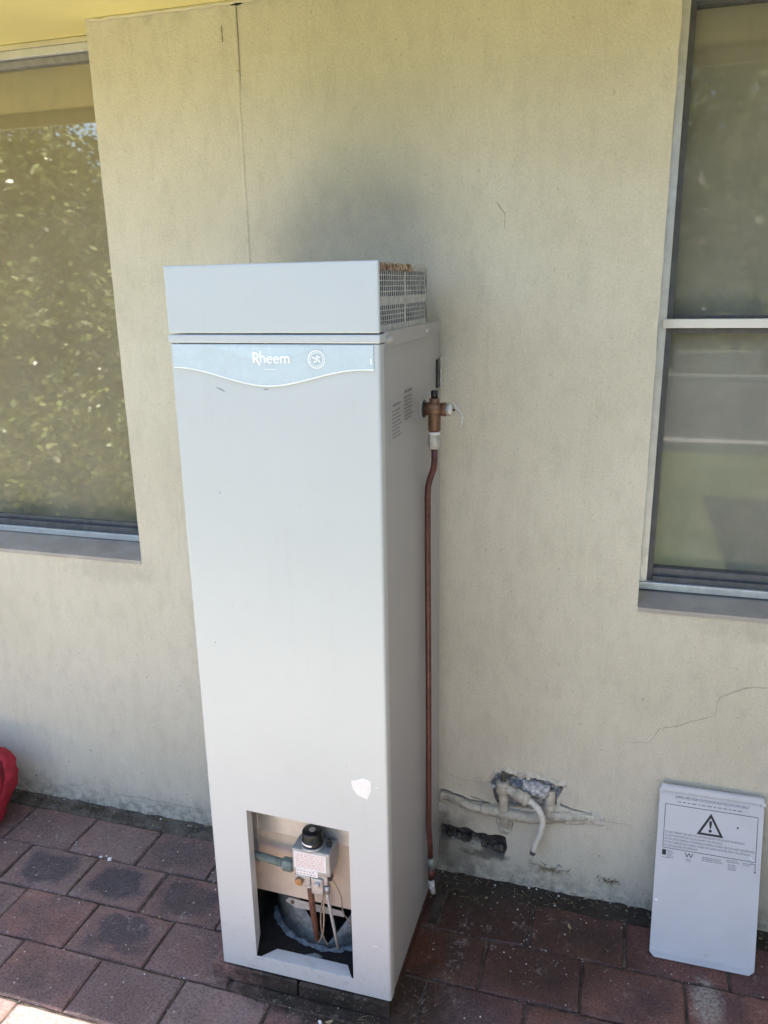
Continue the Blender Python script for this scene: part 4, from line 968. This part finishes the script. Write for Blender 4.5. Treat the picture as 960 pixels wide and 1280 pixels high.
# water dripping from the hose and splashes on the paving below
wat = NT('water'); wat.b.inputs['Transmission Weight'].default_value = 0.9
MAT['water'] = wat.fin((0.95, 0.97, 1.0), 0.04); wat.b.inputs['IOR'].default_value = 1.33
mb = MB(); dr = random.Random(5)
def drop(x, y, z, r, st=1.0):
    bm = bmesh.new(); bmesh.ops.create_icosphere(bm, subdivisions=1, radius=r)
    for v in bm.verts: v.co = Vector((v.co.x, v.co.y, v.co.z*st))+Vector((x, y, z))
    mb.bm(bm, 0, True)
for i in range(16): drop(0.728+dr.uniform(-.003, .003), -0.050+dr.uniform(-.003, .003), 0.155-0.0095*i, dr.uniform(0.0010, 0.0024), 1.8)
for i in range(26): drop(0.715+dr.gauss(0, .02), -0.075-0.011*i+dr.uniform(-.004, .004), 0.003, dr.uniform(0.0012, 0.0032), 0.5)
for i in range(16): drop(0.72+dr.gauss(0, .09), -0.18+dr.gauss(0, .06), 0.003, dr.uniform(0.001, 0.0026), 0.5)
tag(mb.build('water_drops', 'water', recalc=False), 'water drops falling from the hose and splashed on the paving', 'water', kind='stuff')

# ================================================================== access cover leaning on the wall
PWD, PH, TH = 0.256, 0.452, 0.006
cov = thing('access_cover', 'pale grey heater access cover with warning triangle leaning on the wall', 'cover panel')
lean = math.asin(0.150/PH)
cov.location = (1.0535, -0.168, 0.003); cov.rotation_euler = (-lean, R(0.6), R(0.8))
c = 0.012
ol = [(c, 0), (PWD-c, 0), (PWD, c), (PWD, PH-0.012), (PWD-0.004, PH), (0.004, PH), (0, PH-0.012), (0, c)]
cp = MB().prism(ol, lambda x, z: (x, 0, z), (0, 0.0014, 0))
cp.box(0.0005, 0.0018, 0.0016, 0.014, c, PH-0.014); cp.box(PWD-0.0018, PWD-0.0005, 0.0016, 0.014, c, PH-0.014)
cp = cp.build('cover_sheet', 'panel_enamel', cov)
mb = MB(); vs = []
for i in range(7):       # rolled top hook edge
    a = R(180*i/6); vs += [(0.003, -0.0045+0.0065*math.cos(a)+0.0045, PH-0.014+0.0085*math.sin(a)+0.006), (PWD-0.003, -0.0045+0.0065*math.cos(a)+0.0045, PH-0.014+0.0085*math.sin(a)+0.006)]
mb.add(vs, [(2*i, 2*i+1, 2*i+3, 2*i+2) for i in range(6)], 0, True)
mb.box(0.002, PWD-0.002, -0.0085, -0.0068, PH-0.016, PH-0.003, 0.0006)
mb.build('top_lip', 'panel_enamel', cov)
MB().box(0.004, PWD-0.004, -0.0022, -0.0004, 0.012, 0.0215, 0.0007).build('bottom_lip', 'panel_enamel', cov)
for x in (0.0, PWD-0.006): MB().box(x-0.002, x+0.008, -0.009, -0.0005, PH-0.021, PH-0.011, 0.001).build('corner_tab', 'panel_enamel', cov)
pf = lambda x, z: (x, -0.0006, z)
mb = MB()
zt = PH-0.034
text_to(mb, 'APPROVED FOR OUTDOOR INSTALLATION ONLY', 0.0098, PWD/2+0.002, zt, pf, 'CENTER', fit=0.182)
x = 0.046; d2 = random.Random(9)
while x < 0.200:
    l = d2.uniform(0.005, 0.013); ribbon(mb, [(x, zt-0.0085), (x+l, zt-0.0085)], 0.0020, pf); x += l+0.004
mb.build('title_print', 'faded_ink', cov, recalc=False)
mb = MB(); b0, b1, h1, h0 = 0.016, PWD-0.013, zt-0.018, zt-0.132
for q in (((b0, h0), (b0, h1)), ((b1, h0), (b1, h1)), ((b0, h0), (b1, h0)), ((b0, h1), (b1, h1))): ribbon(mb, list(q), 0.0013, pf)
mb.build('border_print', 'ink', cov, recalc=False)
mb = MB(); tx, tb, tw, th = 0.130, h1-0.066, 0.066, 0.058
tri = [(tx-tw/2, tb), (tx+tw/2, tb), (tx, tb+th)]; cen = (tx, tb+th/3)
inner = [(cen[0]+(a-cen[0])*0.70, cen[1]+(b-cen[1])*0.70) for a, b in tri]
for i in range(3):
    j = (i+1) % 3; mb.add([pf(*tri[i]), pf(*tri[j]), pf(*inner[j]), pf(*inner[i])], [(0, 1, 2, 3)])
ribbon(mb, [(tx, tb+0.0385), (tx, tb+0.030), (tx, tb+0.019)], [0.0062, 0.0068, 0.003], pf)
mb.add([pf(a, b) for a, b in arc(tx, tb+0.0128, 0.0040, 0, 342, 18)], [tuple(range(19))])
mb.build('warning_triangle', 'ink', cov, recalc=False)
mb = MB()
for k, (s, wd) in enumerate((('DO NOT OPERATE THIS APPLIANCE BEFORE READING THE INSTRUCTION BOOKLET.', 0.196), ('DO NOT PLACE ARTICLES ON OR AGAINST THIS APPLIANCE.', 0.142),
        ('DO NOT STORE CHEMICALS OR FLAMMABLE MATERIALS OR SPRAY AEROSOLS NEAR THIS APPLIANCE.', 0.221), ('DO NOT OPERATE WITH PANELS, COVERS OR GUARDS REMOVED FROM THIS APPLIANCE.', 0.211), ('DO NOT ENCLOSE THIS APPLIANCE.', 0.083))):
    text_to(mb, s, 0.0072, b0+0.003, h1-0.0745-k*0.0087, pf, fit=wd)
tag(mb.build('instruction_print', 'faded_ink', cov, recalc=False), kind='stuff')
mb = MB(); zb = h0-0.005
mb.add([pf(b0-0.001, zb), pf(b0+0.009, zb), pf(b0+0.009, zb-0.014), pf(b0-0.001, zb-0.014)], [(0, 3, 2, 1)])
mb.build('mark_print', 'ink', cov, recalc=False); mb = MB()
text_to(mb, 'W', 0.0175, 0.082, zb-0.0118, pf, 'CENTER', sx=1.15)
mb.build('mark_print', 'ink', cov, recalc=False); mb = MB()
ribbon(mb, [(b1, zb), (b1, zb-0.022)], 0.0014, pf); ribbon(mb, [(b1-0.002, zb-0.021), (b1+0.002, zb-0.021)], 0.003, pf); ribbon(mb, [(b1-0.012, zb), (b1, zb)], 0.0012, pf)
mb.build('mark_print', 'ink', cov, recalc=False)
mb = MB()
for (xa, xb, za, nr) in ((b0+0.012, b0+0.030, zb-0.002, 5), (b0-0.001, b0+0.02, zb-0.020, 1), (0.076, 0.088, zb-0.0165, 2), (0.114, 0.166, zb-0.004, 3), (0.174, 0.206, zb-0.001, 2), (0.178, 0.203, zb-0.0115, 4), (0.212, 0.236, zb-0.002, 2)):
    for k in range(nr):
        x = xa; z = za-k*0.0042; xb_ = xb-d2.uniform(0, 0.006)
        while x < xb_:
            l = d2.uniform(0.006, 0.014); ribbon(mb, [(x, z), (min(x+l, xb_), z)], 0.0013, pf); x += l+0.0014
tag(mb.build('small_print', 'faded_ink', cov, recalc=False), kind='stuff')
mb = MB(); mb.add([pf(a, b) for a, b in arc(0.196, h1-0.034, 0.0028, 0, 330, 11)], [tuple(range(12))]); mb.build('screw_hole', 'faded_ink', cov, recalc=False)
mb = MB(); ribbon(mb, [(b1-0.016, h0+0.012), (b1-0.004, h0+0.002)], 0.0022, lambda x, z: (x, -0.0011, z)); mb.build('paint_scuff', 'white_print', cov, recalc=False); mb = MB(); ribbon(mb, [(0.004, 0.148), (0.013, 0.1475)], 0.005, lambda x, z: (x, -0.0011, z))
mb.build('paint_scuff', 'white_print', cov, recalc=False)
mb = MB(); ribbon(mb, [(0.135, 0.030), (0.143, 0.0305)], 0.004, lambda x, z: (x, -0.0009, z)); mb.build('latch_slot', 'galvanised', cov, recalc=False)

# ================================================================== red bag at the left
bag = thing('red_bag', 'crumpled red fabric bag slumped against the wall at the left edge', 'bag')
def blobmesh(cx, cy, cz, rx, ry, rz, amp, freq, seed, sub=5, flatz=0.004):
    bm = bmesh.new(); bmesh.ops.create_icosphere(bm, subdivisions=sub, radius=1)
    for v in bm.verts:
        d = v.co.normalized(); sq = 1.0/max(abs(d.x)**2.6+abs(d.y)**2.6+abs(d.z)**2.6, 1e-6)**(1/2.6)
        q = Vector((d.x*rx, d.y*ry, d.z*rz))*freq+Vector((seed, seed*2, 0))
        k = 1+amp*(abs(noise.noise(q))*1.6+0.5*noise.noise(q*2.6)-0.3)
        p = Vector((d.x*rx, d.y*ry, d.z*rz))*sq*k+Vector((cx, cy, cz)); p.z = max(p.z, flatz); p.y = min(p.y, -0.006); v.co = p
    return bm
MB().bm(blobmesh(-1.170, -0.165, 0.120, 0.160, 0.135, 0.125, 0.22, 9, 3, 6), 0, True).build('bag_body', 'red_fabric', bag)
MB().bm(blobmesh(-1.090, -0.262, 0.070, 0.085, 0.050, 0.072, 0.24, 13, 8, 5), 0, True).build('front_pocket', 'pink_fabric', bag)
st = [(-1.05,-0.14,0.235),(-1.00,-0.13,0.262),(-0.955,-0.135,0.245),(-0.930,-0.15,0.205),(-0.932,-0.17,0.160),(-0.950,-0.19,0.105),(-0.968,-0.21,0.055),(-1.00,-0.23,0.025)]; st = [(a-0.030, b, c_*0.96) for a, b, c_ in st]
sp = []
P = [Vector(p) for p in st]; P = [P[0]]+P+[P[-1]]
for i in range(1, len(P)-2):
    for t in (0, .25, .5, .75):
        a, b, c_, d = P[i-1:i+3]; sp.append(0.5*((2*b)+(-a+c_)*t+(2*a-5*b+4*c_-d)*t*t+(-a+3*b-3*c_+d)*t**3))
m = MB(); m.tube(sp, [0.022+0.006*noise.noise(p*22) for p in sp], 20, flat=0.42); m.v = [tuple(Vector(v)+Vector((noise.noise(Vector(v)*55), noise.noise(Vector(v)*55+Vector((5,0,0))), noise.noise(Vector(v)*55+Vector((0,5,0)))))*0.007) for v in m.v]
m.build('strap', 'red_fabric', bag)
MB().bm(blobmesh(-1.006, -0.240, 0.168, 0.024, 0.03, 0.040, 0.2, 14, 2, 4), 0, True).build('mouth_shade', 'hollow_shade', bag)  # solid dark lump in place of the shade inside the bag's mouth

# ================================================================== weeds and litter
def tuft(name, label, x, y, z, n, h, spread, mat, seed, wall_out=False, group=None, flatten=0.0):
    r_ = random.Random(seed); m = MB()
    for i in range(n):
        a = r_.uniform(0, 2*math.pi); L = h*r_.uniform(0.5, 1.1); ln = r_.uniform(0.2, 1.0)
        d = Vector((math.cos(a)*ln, -abs(math.sin(a))*ln*0.8, 1.0-0.65*ln-flatten)).normalized()
        b = Vector((x+r_.gauss(0, spread), min(-0.001, y+r_.gauss(0, spread*0.25)), z+(r_.gauss(0, spread*0.15) if wall_out else 0)))
        sd = d.cross(Vector((0, 1, 0.2))).normalized()*r_.uniform(0.0008, 0.0018)
        pts = [b+d*L*t+Vector((0, 0, -L*0.5*t*t*ln)) for t in (0, .35, .7, 1)]
        vs = []
        for k, p in enumerate(pts): ww = sd*(1-0.85*k/3); vs += [p-ww, p+ww]
        m.add(vs, [(2*k, 2*k+1, 2*k+3, 2*k+2) for k in range(3)])
    return tag(m.build(name, mat, recalc=False), label, 'weed', group)
tuft('weed', 'small weed tuft at the wall foot nearest the red bag', -0.885, -0.03, 0.002, 22, 0.028, 0.014, 'weed', 1)
tuft('weed', 'wider dry green weed tuft growing at the wall foot right of the red bag', -0.775, -0.028, 0.003, 46, 0.036, 0.030, 'weed', 2)
tuft('dry_weed', 'larger clump of dry straw stuck in the wall below the hose end', 0.785, -0.003, 0.082, 52, 0.030, 0.022, 'straw', 3, True, flatten=0.5)
tuft('dry_weed', 'smaller clump of dry straw in the wall nearest the leaning cover', 0.940, -0.003, 0.078, 34, 0.026, 0.014, 'straw', 4, True, flatten=0.5)
tuft('dry_weed', 'thin dry stalks on the moss in front of the heater', 0.395, -0.566, 0.002, 14, 0.045, 0.03, 'straw', 5, flatten=0.3)
# litter: crumbs of mortar, seed husks and straw bits along the wall foot and in the joints
lit = MB(); lr = random.Random(21)
def crumb(x, y, z, s, mi):
    a = lr.uniform(0, 6.28); ca, sa = math.cos(a), math.sin(a); e = lr.uniform(0.5, 1.6); q = []
    for dx, dy, dz in ((-1,-e,0),(1,-e*.7,0),(.8,e,0),(-.9,e*.8,0),(-.5,-e*.5,1),(.6,-e*.4,.9),(.4,e*.5,1.1),(-.5,e*.4,.8)):
        dx += lr.uniform(-.25, .25); dy += lr.uniform(-.25, .25); q.append((x+(dx*ca-dy*sa)*s, y+(dx*sa+dy*ca)*s, z+dz*s*0.9))
    lit.add(q, [(0,3,2,1),(4,5,6,7),(0,1,5,4),(1,2,6,5),(2,3,7,6),(3,0,4,7)], mi)
for i in range(900):
    x = lr.uniform(-1.6, 1.9); y = -0.004-abs(lr.gauss(0, 0.030)); crumb(x, y, 0.000+0.006*(1+y/0.06), lr.uniform(0.0008, 0.0034), lr.choice([0, 0, 0, 0, 1, 1, 1, 1, 3, 3]) if lr.random() > 0.05 else 2)
for i in range(420):
    k = lr.choice([1, 1, 2, 2, 3, 4]); crumb(lr.uniform(-1.3, 1.7), ROWY[k]+lr.gauss(0, 0.004), -0.003, lr.uniform(0.0005, 0.0013)+lr.random()**6*0.003, lr.choice([0, 0, 1, 1, 2, 3]))
for i in range(330):
    crumb(lr.uniform(-1.4, 1.8), lr.uniform(-1.1, -0.05), 0.0008, lr.uniform(0.0006, 0.0020), lr.choice([1, 2, 2, 3]))
for x, y, q in ((-0.592,-0.224,0.0045),(-0.560,-0.226,0.0060),(0.285,-0.588,0.0050),(-0.578,-0.215,0.0022)): crumb(x, y, 0.0, q, 2)
for i in range(60):
    x = lr.choice([lr.uniform(0.45, 1.0), lr.uniform(-1.0, 1.4)]); y = -0.01-abs(lr.gauss(0, .07)); a = lr.uniform(0, 6.28); L = lr.uniform(.008, .028); z = 0.006
    d = Vector((math.cos(a), math.sin(a)*.6, 0))*L; s = Vector((-d.y, d.x, 0)).normalized()*0.0007
    p0 = Vector((x, y, z)); p1 = p0+d*0.5+Vector((0, 0, 0.003)); p2 = p0+d
    if p2.y > -0.002: continue
    lit.add([p0-s, p0+s, p1-s, p1+s, p2-s, p2+s], [(0,1,3,2),(2,3,5,4)], 3)
tag(lit.build('leaf_litter', ['cavity', 'strip', 'residue', 'straw'], recalc=False), 'crumbs of mortar, husks and straw scattered on the paving', 'litter', kind='stuff')
def fallen_leaf(x, y, a, s):
    m = MB(); ca, sa = math.cos(a), math.sin(a); q = []
    for t, w in ((-1, 0), (-.5, .30), (0, .42), (.5, .30), (1, 0)):
        for sg in (-1, 1):
            lx, ly = t*s, w*s*sg; q.append((x+lx*ca-ly*sa, y+lx*sa+ly*ca, 0.003+0.003*abs(t)+0.001*sg))
    m.add(q, [(2*k, 2*k+1, 2*k+3, 2*k+2) for k in range(4)]); return m.build('fallen_leaf', 'straw', recalc=False)
tag(fallen_leaf(0.845, -0.125, 1.9, 0.011), 'pale dry leaf on the red paver right of the drips', 'leaf')
tag(fallen_leaf(0.308, -0.585, 0.5, 0.010), 'pale dry leaf on the paver just in front of the heater', 'leaf')

# ================================================================== the garden and street behind the camera (seen in the panes)
def bush(name, label, cat, cx, cy, h, rx, nleaf, seed, leaf=0.05):
    r_ = random.Random(seed); t = thing(name, label, cat); t.location = (cx, cy, -0.05)
    tr = MB(); tips = []
    tr.tube([(0, 0, 0), (0.03, 0.02, h*0.18), (0.02, -0.03, h*0.42)], [0.075, 0.06, 0.045], 8)
    for i in range(150):
        a = r_.uniform(0, 6.28); zz = h*(0.05+0.93*r_.random()); zb_ = min(h*0.42, zz*0.55)
        rr_ = rx*math.sqrt(r_.uniform(0.08, 1.0))*(1.0 if zz < h*0.55 else 1.0-0.75*(zz/h-0.55)/0.45)
        p0 = Vector((0.02, 0, zb_)); p2 = Vector((math.cos(a)*rr_, math.sin(a)*rr_, zz)); p1 = p0.lerp(p2, 0.5)+Vector((r_.gauss(0, .06), r_.gauss(0, .06), h*0.05))
        tr.tube([p0, p1, p2], [0.018*h/3, 0.011*h/3, 0.004], 5); tips += [p2, p1.lerp(p2, 0.5), p1.lerp(p2, 0.8)]
    tr.build('trunk', 'bark', t)
    lv = MB()
    for i in range(nleaf):
        c_ = r_.choice(tips); s_ = rx*0.13
        p = c_+Vector((r_.gauss(0, s_), r_.gauss(0, s_), r_.gauss(0, s_)))
        if p.z < 0.03: continue
        d = Vector((r_.gauss(0, 1), r_.gauss(0, 1), r_.gauss(0.25, .7))).normalized(); w = d.cross(Vector((r_.gauss(0, 1), r_.gauss(0, 1), r_.gauss(0, 1)))).normalized()
        L = leaf*r_.uniform(0.6, 1.25); w *= L*0.28
        lv.add([p, p+d*L*.5+w, p+d*L, p+d*L*.5-w], [(0, 1, 2, 3)])
    lv.build('crown', 'leaf_a', t, recalc=False); return t
bush('garden_tree', 'bushy green tree mirrored in the left window', 'tree', -3.72, -3.5, 3.1, 1.3, 44000, 1, 0.066)
bush('garden_shrub', 'low shrub mirrored in the lower corner of the left window', 'shrub', -4.7, -2.95, 1.05, 0.55, 3500, 2, 0.04)
def far_house(name, label, x0, x1, y0, y1, hw, hr, wallm, roofm, wins):
    t = thing(name, label, 'house')
    MB().box(x0, x1, y0, y1, -0.1, hw).build('wall', wallm, t)
    e = 0.55; ym = (y0+y1)/2; hip = (y1-y0)*0.45
    vs = [(x0-e, y0-e, hw), (x1+e, y0-e, hw), (x1+e, y1+e, hw), (x0-e, y1+e, hw), (x0+hip, ym, hr), (x1-hip, ym, hr)]
    MB().add(vs, [(0,1,5,4), (1,2,5), (2,3,4,5), (3,0,4), (3,2,1,0)]).build('roof', roofm, t)
    for a, b, za, zb_ in wins:
        w = MB().box(a-0.06, b+0.06, y1+0.001, y1+0.05, za-0.06, zb_+0.06).build('window' if za > 0.3 else 'door', 'white_aluminium', t)
        MB().box(a, b, y1+0.045, y1+0.058, za, zb_).build('pane' if za > 0.3 else 'leaf', 'dark_channel', w)
    return t
far_house('far_house', 'house with red tiled roof mirrored behind the tree in the left window', -37, -20.8, -31, -22, 2.7, 5.4, 'pale_brick', 'roof_tile_red', [(-35, -33, 0.9, 2.1), (-29.5, -28.6, 0.0, 2.05), (-26, -23.5, 0.9, 2.1)])
far_house('far_house', 'brown brick house mirrored in the right window', -3, 14, -33, -23.5, 2.7, 5.0, 'brown_brick', 'roof_metal', [(0, 2, 0.9, 2.1), (4.2, 5.1, 0.0, 2.05), (7.5, 10, 0.9, 2.1)])
for i, (x, y, h_, lab) in enumerate(((3.2, -17.6, 7.4, 'tall street tree mirrored in the upper right window pane'), (8.3, -18.5, 8.2, 'taller street tree mirrored at the right edge of the right window'), (-2.6, -19.0, 7.0, 'broad street tree across the road left of the brown house'))):
    bush('street_tree', lab, 'tree', x, y, h_, 2.6, 6500, 30+i, 0.30)
gw = thing('garden_wall', 'low pale brick garden wall mirrored in the lower right window pane', 'garden wall')
for r_i in range(5):
    for k in range(6 if r_i % 2 == 0 else 7):
        xa = 1.75+0.25*k-(0.125 if r_i % 2 else 0); xb = xa+0.24; xa = max(xa, 1.75); xb = min(xb, 3.24)
        if xb-xa > 0.05: MB().box(xa, xb, -14.02, -13.9, -0.05+0.1*r_i, 0.04+0.1*r_i, 0.006).build('brick', 'pale_brick', gw)
MB().box(1.76, 3.23, -14.01, -13.91, -0.1, 0.43).build('mortar_core', 'kerb_concrete', gw)
